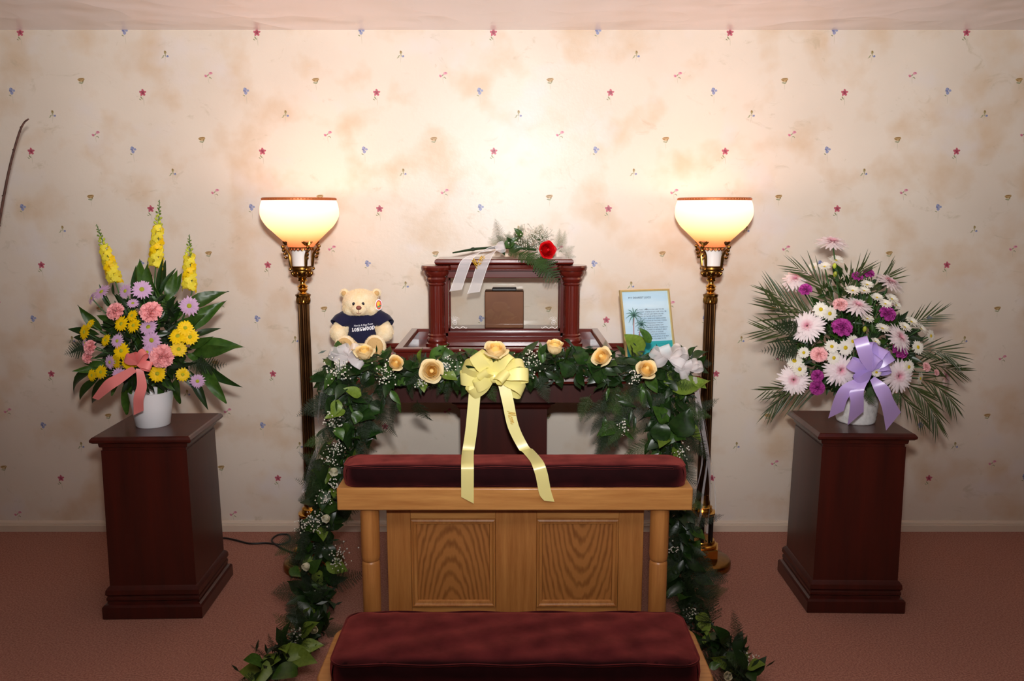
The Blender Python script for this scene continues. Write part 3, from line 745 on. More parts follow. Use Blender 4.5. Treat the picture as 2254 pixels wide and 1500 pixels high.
def rose_parts(mo, mi):
    b = MB()
    b.lathe([(.1,-.45),(.2,-.2),(.2,.1),(.15,.4),(.1,.5),(.03,.44)], 14, 0)
    for l, (n, R0, h, inw) in enumerate(((2,.20,1.0,.5),(3,.27,1.03,.45),(3,.34,1.04,.4),(4,.42,1.03,.34),(4,.50,1.01,.28),(5,.58,.99,.2))):
        for k in range(n):
            b.grid(petal_fn(R0, h, math.pi/n*1.3, .02*l, .025, k+l, inw), 7, 6, 0 if l < 4 else 1, Matrix.Rotation(2*math.pi*k/n + l*.8, 4, 'Z'))
    heart = b.mesh('rose', [mi, mo], 180)
    pm = []
    for R0, h, fl_, sp in ((.62,1.0,.12,.95),(.70,.92,.30,.85)):
        b = MB(); b.grid(petal_fn(R0, h, sp, fl_, .03, R0*9, .12), 9, 8); pm.append(b.mesh('petal', mo, 180))
    b = MB()
    for k in range(5):
        a = 2*math.pi*k/5
        b.add([(.14*math.cos(a-.6),.14*math.sin(a-.6),-.46),(.14*math.cos(a+.6),.14*math.sin(a+.6),-.46),(.62*math.cos(a),.62*math.sin(a),-.32)], [(0,1,2)])
    b.lathe([(.05,-.75),(.12,-.66),(.17,-.52),(.2,-.42)], 10); sep = b.mesh('sepals', M['green1'])
    return heart, pm, sep
ROSE_Y = rose_parts(M['p_rose'], M['p_rosein']); ROSE_R = rose_parts(M['p_red'], M['p_red']); ROSE_W = rose_parts(M['p_cream'], M['p_cream'])
def rose(parent, loc, nrm, r, kit, opening=1.0, n1=4, n2=4, name='rose', spin=None):
    sp = rnd(0,6) if spin is None else spin
    h, pm, sep = kit; o = put(h, name, parent, loc, quat_z(nrm, sp), r)
    for k in range(n1): put(pm[0], 'petal', o, None, Quaternion((0,0,1), 2*math.pi*k/n1+.3), (opening**.5, opening**.5, 1))
    for k in range(n2): put(pm[1], 'petal', o, None, Quaternion((0,0,1), 2*math.pi*k/n2+.9+rnd(-.2,.2)), (opening, opening, rnd(.92,1.02)))
    put(sep, 'sepals', o); return o
DA_Y = daisy_mesh('daisy', 15, M['p_yellow'], .16, .26, 2, .12); DA_L = daisy_mesh('daisy', 17, M['p_lav'], .16, .2, 2, .1, seed=3)
DA_W = daisy_mesh('daisy', 16, M['p_white'], .18, .23, 2, .12, seed=5); DA_WC = daisy_mesh('daisy', 15, M['p_white'], .15, .2, 3, .45, seed=8)
E_G = eye_mesh(M['c_green'], .24); E_Y = eye_mesh(M['c_yellow'], .26)
def mum_mesh():
    b = MB(); rr = random.Random(4)
    for l in range(6):
        n = (20,20,18,15,11,7)[l]
        for k in range(n):
            a = 2*math.pi*(k+.5*(l%2))/n + rr.uniform(-.08,.08); L = (1.0,.9,.72,.54,.36,.22)[l]*rr.uniform(.88,1.05); c = (-.12,.05,.25,.5,.85,1.5)[l]; tw = rr.uniform(-.5,.5)
            def fn(u, v, L=L, c=c, tw=tw):
                s = 2*u-1; w_ = .15*(.5+.5*math.sin(math.pi*(.1+.75*v)))*(1 if v < .99 else .5); rad = .05 + L*v
                return (rad, s*w_*.5, c*L*v*(1-.3*v) - .07*v*v + .03*l*.5 + tw*s*w_*.2)
            b.grid(fn, 2, 4, 0 if l < 4 else 1, Matrix.Rotation(a,4,'Z'))
    return b.mesh('chrysanthemum', [MUMP, MUMP], 180)
# pale petals that turn pink towards the heart, as the flower itself is coloured
MUMP = cloth_leafy('petal_mum', (250,236,236), None, .35, .5, .3, .03)
_nt = MUMP.node_tree; _tc = _nt.nodes.new('ShaderNodeTexCoord'); _ln = _nt.nodes.new('ShaderNodeVectorMath'); _ln.operation = 'LENGTH'
_r = _nt.nodes.new('ShaderNodeValToRGB'); _r.color_ramp.elements[0].color = rgba((226,128,156)); _r.color_ramp.elements[1].color = rgba((250,238,238))
_r.color_ramp.elements[0].position = .06; _r.color_ramp.elements[1].position = .42
_nt.links.new(_tc.outputs['Object'], _ln.inputs[0]); _nt.links.new(_ln.outputs['Value'], _r.inputs[0])
_nt.links.new(_r.outputs[0], _nt.nodes['Principled BSDF'].inputs['Base Color'])
for n_ in _nt.nodes:
    if n_.type == 'BSDF_TRANSLUCENT': _nt.links.new(_r.outputs[0], n_.inputs['Color'])
MUM = mum_mesh()
CARN = {k: carnation_mesh(M[v], i) for i, (k, v) in enumerate((('pink','p_pink'),('pale','p_pinkpale'),('purple','p_purple')))}
b = MB(); b.lathe([(.06,-.75),(.14,-.6),(.2,-.3),(.26,-.02),(.2,.02)], 10); CALYX = b.mesh('calyx', M['stem'])
def breath(parent, loc, r, n=34, seed=0, spread=(1,1,1), nm='babys_breath'):
    rr = random.Random(seed); b = MB()
    for k in range(n):
        p = Vector((rr.gauss(0,.45), rr.gauss(0,.3), rr.gauss(0,.5))); p = Vector((p.x*spread[0], p.y*spread[1], p.z*spread[2]))*r
        q = .0028*rr.uniform(.7,1.35)
        b.ell(p, (q,q,q), 6, 4, 0)
        if k % 2 == 0: b.tube([(rr.gauss(0,.1)*r, .2*r, -.5*r), p], .0006, 3, 1, cap=False)
    o = put(b.mesh(nm, [M['p_white'], M['stem']], 180), nm, parent, loc); o['kind'] = 'stuff'; return o

# ------------------------------------------------------------------ ribbons
def loop_strip(b, c, d, L, wd, fat=.35, roll=0, m=0):
    """one bow loop: out along d and back, a band of width wd"""
    d = Vector(d).normalized(); n = Vector((0,-1,.15)); s = d.cross(n).normalized(); n = s.cross(d)
    s2 = s*math.cos(roll) + n*math.sin(roll); up = n*math.cos(roll) - s*math.sin(roll)
    pts = []; sides = []
    for k in range(33):
        t = 2*math.pi*k/32 - math.pi
        x = L*(.5+.5*math.cos(t)); y = fat*L*math.sin(t)*(.25+.75*(.5+.5*math.cos(t)))
        pts.append(Vector(c) + d*x + up*y); sides.append(s2*wd*.5*(.35+.65*min(1, x/(L*.45))))
    b.strip(pts, sides, m)
def tail_strip(b, pts, sides, m=0, n=8):
    P = bez(pts, n); S = bez(sides, n); b.strip(P, S, m)

# ------------------------------------------------------------------ flower arrangement on the left pedestal
def arrange(root, C, rad, Yc, dep):
    def place(x, y):
        q = ((x-C[0])/rad[0])**2 + ((y-C[1])/rad[1])**2
        Y = Yc - dep*math.sqrt(max(0, 1-q)) + (.05 if q > 1 else 0)
        p = px(x, y, Y); out = Vector(((x-C[0])/rad[0], 0, -(y-C[1])/rad[1]))
        nrm = Vector((0,-.85,.3)) + out*.65
        return p - root.location, nrm.normalized()
    return place
def bloom(root, me, name, eye, loc, n, r, spin=None):
    o = put(me, name, root, loc, quat_z(n, rnd(0,6) if spin is None else spin), r)
    if eye: put(eye, 'flower_center' if eye is not CALYX else 'calyx', o)
    return o
def stem_to(root, a, c, r=.0026):
    a = Vector(a); c = Vector(c); mid = (a+c)/2 + Vector((0,.03,.02))
    MB().tube(bez([c, mid, a], 4), r, 5).build('stem', M['stem'], root)

LA = thing('flower_arrangement', 'yellow snapdragon, pink carnation and daisy arrangement in smooth white pot', 'flowers', (px(333,940,-.74).x, -.72, .75))
b = MB(); b.lathe([(.062,0),(.066,.004),(.078,.085),(.084,.125),(.086,.14),(.082,.142),(.078,.13),(.07,.11)], 40); b.build('pot', M['white'], LA)
LM = Vector((0,0,.16))
pl = arrange(LA, (330,760), (175,190), -.70, .17)
cc = lambda x, y: (x/2.778+100, y/2.778+420)
for (x, y, r) in ((465,815,52),(530,765,40),(540,825,50),(240,865,52),(275,815,34),(370,915,40),(855,840,50),(810,890,56),(885,895,52),(815,970,50),(465,980,54),(430,1045,48),(515,1047,54),(285,1130,40),(340,1110,46),(685,1120,54),(840,1125,44)):
    p, n = pl(*cc(x,y)); n = (n + Vector((rnd(-.25,.25),0,rnd(-.15,.3)))).normalized()
    bloom(LA, DA_Y, 'daisy', E_G, p, n, r/2.778*.00182); stem_to(LA, p, LM)
for (x, y, r, nx, nz) in ((345,620,62,-.5,.9),(285,660,42,-.9,.5),(490,615,50,-.3,.3),(590,605,62,.2,.35),(535,690,38,.2,.9),(880,705,62,.1,.1),(630,835,56,0,.6),(650,915,60,0,0),(440,920,46,-.2,.3),(622,988,44,0,.1),(930,1165,48,.2,-.1),(455,1125,48,0,-.1),(395,1050,46,-.4,.1),(520,1100,30,0,.2),(240,930,28,-.6,.2)):
    p, n = pl(*cc(x,y)); n = Vector((nx,-.8,nz)).normalized()
    bloom(LA, DA_L, 'daisy', E_G, p, n, r/2.778*.00182); stem_to(LA, p, LM)
for (x, y, r) in ((430,740,62),(645,745,74),(278,958,52),(262,1018,44),(715,1015,80)):
    p, n = pl(*cc(x,y)); bloom(LA, CARN['pink'], 'carnation', CALYX, p, n, r/2.778*.00178); stem_to(LA, p, LM)
# snapdragon spikes
fb = MB(); rr = random.Random(2)
for k in range(5):
    a = R_((-60,60,-150,180,150)[k]); L_ = (1,1,.8,.95,.8)[k]
    def fn(u, v, a=a, L_=L_): s = 2*u-1; rad = L_*v; w_ = .75*math.sin(math.pi*(.15+.6*v)); return (s*w_*.55*math.cos(a+1.57)+rad*math.cos(a)*.9, s*w_*.55*math.sin(a+1.57)+rad*math.sin(a)*.9, .35+.25*v-.35*v*v+.12*math.sin(6*s+k)*v)
    fb.grid(fn, 4, 4)
fb.lathe([(.12,-.9),(.28,-.5),(.36,0),(.45,.4)], 8, cap=False)
FLORET = fb.mesh('floret', M['p_yellow2'], 180); FLORET2 = FLORET.copy(); FLORET2.materials[0] = M['p_yellow']
BUD = MB().ell((0,0,0),(.5,.5,.8),8,6).mesh('bud', M['green3'])
BUDY = MB().ell((0,0,0),(.5,.5,.8),8,6).mesh('bud', cloth_leafy('bud_lime', (196,206,70), None, .3))
for (bx, by, tx, ty, Y, nf, wd) in ((455,640,312,205,-.74,30,1.0),(668,560,697,55,-.74,30,1.0),(880,680,880,268,-.76,27,1.0)):
    A = px(*cc(bx,by), Y) - LA.location; T = px(*cc(tx,ty), Y) - LA.location; ax = T - A; L_ = ax.length; ax.normalize()
    path = bez([LM, A, A + ax*L_*.5 + Vector((.004,0,0)), T], 6)
    sp = MB().tube(path, [.0035*(1-.6*k/len(path)) for k in range(len(path))], 6).build('snapdragon', M['stem'], LA)
    for k in range(nf):
        f = .2 + .5*k/nf; a = k*2.4; side = ax.orthogonal().normalized(); o2 = ax.cross(side)
        dr = (side*math.cos(a) + o2*math.sin(a)); 
        if dr.y > .5: dr.y *= .4
        p = A + ax*L_*f + dr*.017*(1.1-.5*f)
        put(FLORET if k % 3 else FLORET2, 'floret', sp, p, quat_z(dr + ax*.25 + Vector((0,-.4,0)), rnd(-.5,.5)), .0205*(1.15-.55*f))
    for k in range(18):
        f = .70 + .295*k/18; a = k*2.4; dr = side*math.cos(a) + o2*math.sin(a); s = .0115*(1-.8*(f-.70)/.3)
        put(BUDY if k < 8 else BUD, 'bud', sp, A + ax*L_*f + dr*.011*(1-.75*(f-.70)/.3), quat_z(dr+ax*.9), s)
# foliage of the left arrangement: (base, tip, kind, width) in photo pixels
def leaf_from(root, b0, t0, Yb, Yt, me, wide=1.0, nrm=(0,-1,.25)):
    A = px(*b0, Yb) - root.location; T = px(*t0, Yt) - root.location; d = T - A
    return put(me, 'leaf', root, A, quat_dn(d, Vector(nrm) + Vector((rnd(-.3,.3), 0, rnd(-.3,.3)))), (d.length*wide, d.length, d.length))
LL_ = [((600,740),(560,405),1),((560,700),(512,465),0),((640,640),(600,430),1),((700,640),(720,415),0),((700,640),(765,470),0),((690,620),(655,440),2),((740,680),(800,480),1),((760,660),(830,500),1),
  ((690,760),(620,530),1),((720,800),(775,560),1),((840,720),(1095,598),1),((840,860),(1080,675),1),((880,900),(1065,820),0),((920,950),(1180,938),1),((900,990),(1115,975),1),((900,1000),(1180,1210),2),
  ((960,1060),(1085,1310),1),((880,1100),(985,1330),0),((800,1150),(800,1325),1),((720,1150),(690,1310),1),((520,1150),(460,1385),1),((420,1130),(195,1320),0),((300,1100),(55,1240),2),((330,1140),(160,1310),2),
  ((350,860),(185,715),1),((420,800),(300,760),1),((330,880),(105,830),0),((330,900),(125,900),0),((300,960),(120,985),2),((400,720),(320,590),0),((420,640),(400,560),0),((860,1000),(1010,1060),1),((560,900),(430,760),1),
  ((760,900),(930,760),1),((650,1000),(860,1060),1),((500,960),(350,1000),1),((640,860),(760,700),1),((430,1040),(290,1090),1),((740,1050),(900,1180),1),((380,1060),(230,1060),1),((330,1090),(180,1100),1),
  ((700,700),(640,560),1),((760,760),(690,600),1),((560,780),(480,640),1),((820,1080),(930,1240),0),((500,1080),(380,1240),1),((560,1110),(520,1260),0),((480,900),(330,860),1),((800,800),(860,640),1),
  ((600,950),(500,860),1),((700,930),(780,1060),1),((880,960),(1000,900),1),((560,1060),(640,1200),1),((640,1080),(760,1220),1)]
for i, (a, t, k) in enumerate(LL_):
    leaf_from(LA, cc(*a), cc(*t), -.74+rnd(-.03,.03), -.74+rnd(-.07,.05), LONG[k], (.92,1.05,.9)[k])
for (a, t) in (((300,960),(85,1005)),((900,1060),(1100,1060)),((330,930),(150,960)),((880,1040),(990,1120)),((600,700),(560,600)),((760,860),(720,640))):
    A = px(*cc(*a), -.76)-LA.location; T = px(*cc(*t), -.78)-LA.location
    put(LEATHER[1], 'fern_frond', LA, A, quat_dn(T-A, (0,-1,.2)), (T-A).length)
# a soft dark mass of small leaves inside the bunch
def filler(root, C, rad, Y, dep, n, mats, size, seed, name='foliage'):
    rr = random.Random(seed); b = MB()
    for k in range(n):
        a = rr.uniform(0,6.283); q = math.sqrt(rr.random()); x = C[0]+rad[0]*q*math.cos(a); y = C[1]+rad[1]*q*math.sin(a)
        p = px(x, y, Y + rr.uniform(-dep,dep)) - root.location; L = size*rr.uniform(.6,1.3)
        d = Vector((math.cos(a)*q+rr.gauss(0,.5), rr.gauss(-.3,.5), -math.sin(a)*q+rr.gauss(0,.5))).normalized(); s = d.cross(Vector((rr.gauss(0,.4),-1,rr.gauss(.3,.4)))).normalized()*L*.2
        u = s.cross(d).normalized()*L*.06
        b.add([p, p+d*L*.4+s+u, p+d*L, p+d*L*.4-s+u, p+d*L*.45-u], [(0,1,4),(1,2,4),(2,3,4),(3,0,4)], rr.randrange(len(mats)))
    o = b.build(name, mats, root, 180); o['kind'] = 'stuff'; return o
filler(LA, cc(620,930), (85,95), -.73, .08, 420, [M['green2'], M['fern_dark']], .06, 3)
# coral ribbon
b = MB(); c0 = px(*cc(560,1060), -.93)-LA.location
for d, L_ in (((.5,0,.7),.06),((.9,0,-.2),.055),((-.8,0,.5),.05),((-.3,0,.9),.045)): loop_strip(b, c0, d, L_, .034, .3, .5)
b.build('ribbon_loop', M['satin_pink'], LA, 180)
for pts in (((545,1090,-.92),(450,1150,-.93),(380,1195,-.93),(305,1275,-.9)), ((575,1090,-.92),(590,1190,-.93),(570,1270,-.93),(570,1360,-.9))):
    b = MB(); P = [px(*cc(x,y), Y)-LA.location for x,y,Y in pts]
    dd = (P[-1]-P[0]); s = dd.cross(Vector((0,1,0))).normalized()
    tail_strip(b, P, [s*.012+Vector((0,.004,0)), s*.019, s*.021+Vector((0,-.004,0)), s*.02+Vector((0,0,.012 if s.x>0 else -.012))]); b.build('ribbon_tail', M['satin_pink'], LA, 180)

# ------------------------------------------------------------------ flower arrangement on the right pedestal
RA = thing('flower_arrangement', 'white and pink chrysanthemum arrangement with lavender bow in wicker pot', 'flowers', (px(1887,935,-.68).x, -.66, .75))
b = MB(); b.lathe([(.072,0),(.075,.004)] + [(.075+.012*k/14+(.0022 if k % 2 else 0), .008+.118*k/14) for k in range(15)] + [(.09,.13),(.086,.132),(.08,.12)], 44, fl=lambda k: 1+.02*(k % 2)); b.build('pot', M['wicker'], RA, 60)
RM = Vector((0,0,.15))
cr = lambda x, y: (x/3+1620, y/3+480)
pr = arrange(RA, (1888,760), (200,190), -.64, .18)
k_ = .00181/3
for (x, y, r, n) in ((635,160,102,(0,-.35,1)),(395,405,100,(-.5,-.55,.9)),(1015,425,102,(.45,-.4,1)),(800,580,100,(.1,-.5,1)),(470,715,105,(-.55,-.75,.5)),(690,1005,105,(.02,-1,.1)),(1080,790,100,(.5,-.7,.6)),(1072,1045,105,(.15,-1,.1)),(380,1070,100,(-.3,-1,.1)),(1385,1045,92,(.95,-.35,.1))):
    p, _ = pr(*cr(x,y)); bloom(RA, MUM, 'chrysanthemum', None, p, n, r*k_*1.1); stem_to(RA, p, RM, .003)
for (x, y, r, nx, nz) in ((560,605,54,-.2,.2),(618,632,54,.1,.1),(770,815,46,.1,.1),(722,858,56,0,.1),(632,850,48,-.1,.3),(447,890,42,-.1,.1),(645,925,50,.1,.1),(385,945,58,-.2,.5),(420,1000,54,0,.1),(1200,855,50,.3,.3),(1140,985,50,.3,.1),(1285,780,46,.6,.2),(1215,1060,46,.9,0)):
    p, n = pr(*cr(x,y)); bloom(RA, DA_W, 'daisy', E_Y, p, Vector((nx,-.9,nz)), r*k_); stem_to(RA, p, RM)
for (x, y, r, nx, nz) in ((865,670,46,.1,.9),(965,735,52,.1,1),(1110,725,50,.3,.8),(1155,690,50,.3,.8),(1220,735,46,.5,.7),(930,530,44,0,.9),(1025,540,52,.3,.8),(985,572,46,0,.8),(1055,580,44,.4,.7),(865,445,46,0,1),(770,485,52,-.1,1),(845,485,44,.1,1),(660,285,56,0,1),(585,325,44,-.3,.9),(515,330,44,-.5,.8),(920,820,36,.3,.8)):
    p, n = pr(*cr(x,y)); bloom(RA, DA_WC, 'daisy', E_Y, p, Vector((nx,-.6,nz)), r*k_); stem_to(RA, p, RM)
p, n = pr(*cr(860,990)); bloom(RA, DA_W, 'daisy', E_Y, p+Vector((0,-.09,0)), Vector((0,-1,.1)), 34*k_)
for (x, y) in ((655,372),(650,318),(850,735)):
    p, n = pr(*cr(x,y)); put(BUDY, 'bud', RA, p, quat_z((0,-.4,1)), .016); stem_to(RA, p, RM)
for (x, y, r, c) in ((460,475,50,'purple'),(800,388,42,'purple'),(875,368,42,'purple'),(700,725,74,'purple'),(1000,635,62,'purple'),(1080,880,60,'purple'),(538,1045,46,'purple'),(537,1122,56,'purple'),(548,905,60,'pale'),(690,575,54,'pale'),(1255,985,36,'pale'),(1322,1022,26,'pale')):
    p, n = pr(*cr(x,y)); bloom(RA, CARN[c], 'carnation', CALYX, p, (n+Vector((0,0,.3))).normalized(), r*k_); stem_to(RA, p, RM)
def palm(root, pts, Y0, Y1, nl, Ls, droop=.3, ang=38, side=0):
    P = [px(x,y,Y0+(Y1-Y0)*i/(len(pts)-1))-root.location for i,(x,y) in enumerate(pts)]; P = bez(P, 8); N = len(P)
    o = MB().tube(P, [.0032*(1-.75*k/N) for k in range(N)], 5).build('palm_frond', M['palm'], root)
    for k in range(nl):
        t = .18 + .82*k/(nl-1); i = min(N-2, int(t*(N-1))); d = (P[i+1]-P[i]).normalized(); sd = d.cross(Vector((0,-1,.2))).normalized()
        for s in ((-1,1) if not side else (side,)):
            a = R_(ang*(1-.5*t)); dr = d*math.cos(a) + sd*s*math.sin(a) + Vector((0,-.15*rnd(0,1),-droop*rnd(.5,1.2)))
            L = Ls*(.55+.45*math.sin(math.pi*(.15+.75*t)))*rnd(.85,1.1)
            put(BLADE, 'leaflet', o, P[i], quat_dn(dr, (rnd(-.3,.3),-1,.3)), (L*rnd(.9,1.2), L, L))
for pts, nl, Ls, dr, sd in ((((620,780),(480,700),(330,640),(230,560)),9,.16,0,0),(((560,700),(430,620),(330,560),(240,490)),8,.15,-.05,0),(((560,900),(420,800),(300,760),(180,740)),9,.14,.05,0),(((620,1120),(480,1130),(330,1170),(230,1250)),13,.135,.55,0),(((520,1120),(400,1120),(290,1130),(190,1140)),9,.11,.25,0),
      (((700,620),(600,500),(520,400),(400,330)),9,.13,.0,0),(((850,600),(900,470),(960,420),(1010,370)),8,.12,.0,0),(((1060,900),(1200,870),(1330,880),(1420,920)),10,.13,.05,0),(((1060,1060),(1180,1130),(1270,1230),(1330,1360)),12,.13,.25,0),(((1120,1050),(1270,1080),(1370,1150),(1440,1240)),10,.12,.35,0),
      (((1060,760),(1150,710),(1230,670),(1320,640)),8,.11,.0,0),(((760,640),(740,500),(760,420),(840,330)),8,.12,0,0),(((1100,980),(1250,960),(1380,990),(1470,1010)),9,.12,.05,0),(((1050,1080),(1100,1180),(1180,1270),(1240,1360)),9,.10,.2,0)):
    palm(RA, [cr(*q) for q in pts], -.68, -.68+rnd(-.12,.04), nl, Ls, dr, 34, sd)
for (a, t) in (((430,860),(180,885)),((420,760),(230,700)),((860,1130),(935,1250)),((1040,1150),(1105,1245)),((420,720),(300,690)),((560,820),(450,760)),((860,1120),(960,1180)),((420,880),(260,940))):
    A = px(*cr(*a), -.79)-RA.location; T = px(*cr(*t), -.82)-RA.location
    put(LEATHER[0 if t[1] > 1000 else 1], 'fern_frond', RA, A, quat_dn(T-A, (0,-1,.2)), (T-A).length)
filler(RA, cr(780,860), (125,100), -.66, .09, 620, [M['green2'], M['fern_dark'], M['green1']], .055, 5)
filler(RA, cr(760,600), (70,80), -.66, .05, 220, [M['green2'], M['palm']], .05, 6)
# lavender bow
bow = MB(); c0 = px(*cr(880,1010), -.90)-RA.location
for d, L_, wd, rl in (((-.15,0,1),.115,.045,.9),((-.35,0,.9),.14,.05,.4),((.45,0,.8),.10,.055,.7),((.8,0,.55),.105,.05,.3),((-.85,0,.35),.085,.045,.5),((.15,0,1),.09,.055,.2),((.9,0,.1),.085,.045,.6),((-.7,0,-.5),.07,.05,.5),((.1,-.3,.6),.07,.055,1.0)):
    lb_ = MB(); loop_strip(lb_, c0+Vector((0,rnd(-.02,.02),0)), d, L_, wd, .3, rl); lb_.build('ribbon_loop', M['satin_lav'], RA, 180)
for pts in (((850,1050,-.91),(760,1110,-.93),(700,1180,-.92),(660,1300,-.88)),((870,1060,-.92),(800,1140,-.94),(800,1210,-.93),(790,1325,-.89)),((900,1060,-.91),(960,1130,-.93),(1000,1220,-.92),(1040,1345,-.88))):
    b = MB(); P = [px(*cr(x,y), Y)-RA.location for x,y,Y in pts]
    dd = (P[-1]-P[1]); s = dd.cross(Vector((0,1,0))).normalized()
    tail_strip(b, P, [s*.012+Vector((0,.006,0)), s*.024+Vector((0,-.008,0)), s*.028+Vector((0,.006,0)), s*.03+Vector((0,0,.022 if s.x>0 else -.022))]); b.build('ribbon_tail', M['satin_lav'], RA, 180)

# ------------------------------------------------------------------ garland
GA = thing('garland', 'leafy green garland with yellow roses draped over the table', 'garland', (0,-.8,0))
GO = GA.location.copy()
def gp(x, y, Y): return px(x, y, Y)
def gz(x, y, z=.04): return pz(x, y, z)
PATHS = [  # (points, radius px, leaves, ferns)
 ([gp(722,800,-.76),gp(790,815,-.82),gp(870,815,-.83),gp(950,818,-.84),gp(1040,812,-.84),gp(1127,812,-.84),gp(1220,805,-.83),gp(1310,808,-.83),gp(1400,812,-.82),gp(1470,812,-.80),gp(1520,830,-.74)], .062, 84, 60),
 ([gp(745,815,-.80),gp(765,870,-.80),gp(770,930,-.78),gp(750,1000,-.76),gp(732,1060,-.76),gp(715,1130,-.76),gp(700,1200,-.76),gp(700,1270,-.77),gz(698,1330),gz(690,1380),gz(640,1435),gz(570,1490)], .07, 88, 76),
 ([gp(1500,830,-.78),gp(1470,880,-.78),gp(1475,940,-.77),gp(1470,1000,-.76),gp(1480,1080,-.75),gp(1500,1170,-.75),gp(1505,1240,-.76),gz(1515,1310),gz(1540,1380),gz(1600,1440),gz(1650,1505)], .065, 70, 70)]
core = MB(); fol = MB(); rr = random.Random(11)
def rad_at(pi, t):
    if pi == 0: return .068 + .03*math.exp(-((t)/.12)**2) + .03*math.exp(-((t-1)/.15)**2)
    base = .058 if pi == 1 else .052
    return base + .06*math.exp(-((t-.12)/.14)**2) + .025*math.exp(-((t-.95)/.2)**2) - .012*math.exp(-((t-.42)/.1)**2)
cnt = 0
for pi, (pts, r0, nl, nf) in enumerate(PATHS):
    P = [p - GO for p in bez(pts, 10)]; N = len(P)
    core.tube(P[::3] if (N-1) % 3 == 0 else P, .012, 6)
    def at_(t):
        i = min(N-2, int(t*(N-1))); f = t*(N-1)-i; return P[i].lerp(P[i+1], f), (P[i+1]-P[i]).normalized()
    for k in range(nl):
        t = (k+.5)/nl; p, d = at_(t); R0 = rad_at(pi, t)
        a = rr.uniform(-1.9, 1.9); side = d.cross(Vector((0,-1,0))).normalized(); fw = Vector((0,-1,.45)).normalized()
        off = (side*math.sin(a) + fw*math.cos(a)); rad = R0*rr.uniform(.25,.8)
        q = p + off*rad
        if q.z < .02: q.z = .02
        ld = (off*.7 + d*rr.uniform(-.5,.9) + Vector((0,0,-.35 if pi else -.25)) + Vector((rr.gauss(0,.4),rr.gauss(0,.25),rr.gauss(0,.35)))).normalized()
        L = rr.uniform(.05,.095)*(1.1 if pi else .9)
        if (q + ld*L).z < .01: ld.z = abs(ld.z)*.3; ld.normalize()
        nr = (off + Vector((rr.gauss(0,.4),-.6,.6+rr.gauss(0,.35)))).normalized()
        put(LEAF[rr.choice((0,1,1,2,2,3,4) if t < .9 or not pi else (4,3,4,0,1))], 'leaf', GA, q, quat_dn(ld, nr), (L*rr.uniform(1,1.35), L, L))
    for k in range(nf):
        t = (k+rr.random())/nf; p, d = at_(t); R0 = rad_at(pi, t)
        a = rr.uniform(-2.2,2.2); side = d.cross(Vector((0,-1,0))).normalized(); off = side*math.sin(a)+Vector((0,-1,.3))*math.cos(a)*.6
        ld = (off + d*rr.uniform(-.4,.8) + Vector((0,0,-.3 if p.z > .2 else .15)) + Vector((rr.gauss(0,.35),0,rr.gauss(0,.35)))).normalized(); L = rr.uniform(.09,.18)
        if pi == 0: ld.z = min(ld.z, .1); L *= .75; ld.normalize()
        q = p + off*R0*.55
        if (q+ld*L).z < .01: ld.z = .08; ld.normalize()
        put(FERN[rr.choice((0,1,1,2,2))], 'fern_frond', GA, q, quat_dn(ld, (rr.gauss(0,.5),-1,.4)), L)
    for k in range((200,230,190)[pi]):      # the leaves behind those picked out above
        t = rr.random(); p, d = at_(t); R0 = rad_at(pi, t)
        a = rr.uniform(-2.4,2.4); side = d.cross(Vector((0,-1,0))).normalized(); off = side*math.sin(a) + Vector((0,-1,.3))*math.cos(a)*.55
        q = p + off*R0*rr.uniform(0,.75); ld = (off*.6 + d*rr.uniform(-.6,.9) + Vector((rr.gauss(0,.4),rr.gauss(0,.3),rr.gauss(-.2,.4)))).normalized(); L = rr.uniform(.05,.095)
        if q.z < .02: q.z = .02
        if (q+ld*L).z < .01: ld.z = abs(ld.z)*.3; ld.normalize()
        Mx = Matrix.Translation(q) @ quat_dn(ld, off + Vector((rr.gauss(0,.5),-.5,.5))).to_matrix().to_4x4() @ Matrix.Scale(L, 4)
        w_ = .27
        fol.add([(0,0,0),(-w_*.75,.3,.04),(0,.3,-.02),(w_*.75,.3,.04),(-w_*.85,.6,0),(0,.62,-.08),(w_*.85,.6,0),(0,1,-.22)], [(0,2,1),(0,3,2),(1,2,5,4),(2,3,6,5),(4,5,7),(5,6,7)], 1, Mx)
    for k in range(1100):
        t = rr.random(); p, d = at_(t); R0 = rad_at(pi, t)*1.0
        q = p + Vector((rr.gauss(0,.36),rr.gauss(.1,.3),rr.gauss(0,.36)))*R0
        if q.z < .006: q.z = .006+rr.random()*.02
        L = rr.uniform(.02,.05); dd = Vector((rr.gauss(0,1),rr.gauss(0,.6),rr.gauss(-.2,1))).normalized(); s = dd.cross(Vector((rr.gauss(0,.5),-1,.3))).normalized()*L*.13
        if (q+dd*L).z < .004: dd.z = abs(dd.z)
        fol.add([q, q+dd*L*.5+s, q+dd*L, q+dd*L*.5-s], [(0,1,2),(0,2,3)], rr.randrange(2))
# two clumps that hang from the front edge beside the table column
for (cx_, cy_, n, sp, dirx) in ((815,880,18,34,.4),(1395,880,26,42,-.6),(1335,930,8,22,-.4)):
    for k in range(n):
        q = px(cx_+rr.gauss(0,sp), cy_+rr.gauss(0,sp*.7), -.80+rr.uniform(-.05,.05)) - GO; L = rr.uniform(.09,.16)
        put(FERN[rr.choice((0,1,2,2))], 'fern_frond', GA, q, quat_dn((dirx+rr.gauss(0,.6),rr.gauss(0,.3),-1+rr.gauss(0,.4)), (rr.gauss(0,.4),-1,.3)), L)
        if k % 2 == 0: put(LONG[rr.choice((0,1))], 'leaf', GA, q, quat_dn((rr.gauss(0,.7),-.3,-.7+rr.gauss(0,.5)), (rr.gauss(0,.4),-1,.5)), rr.uniform(.05,.09))
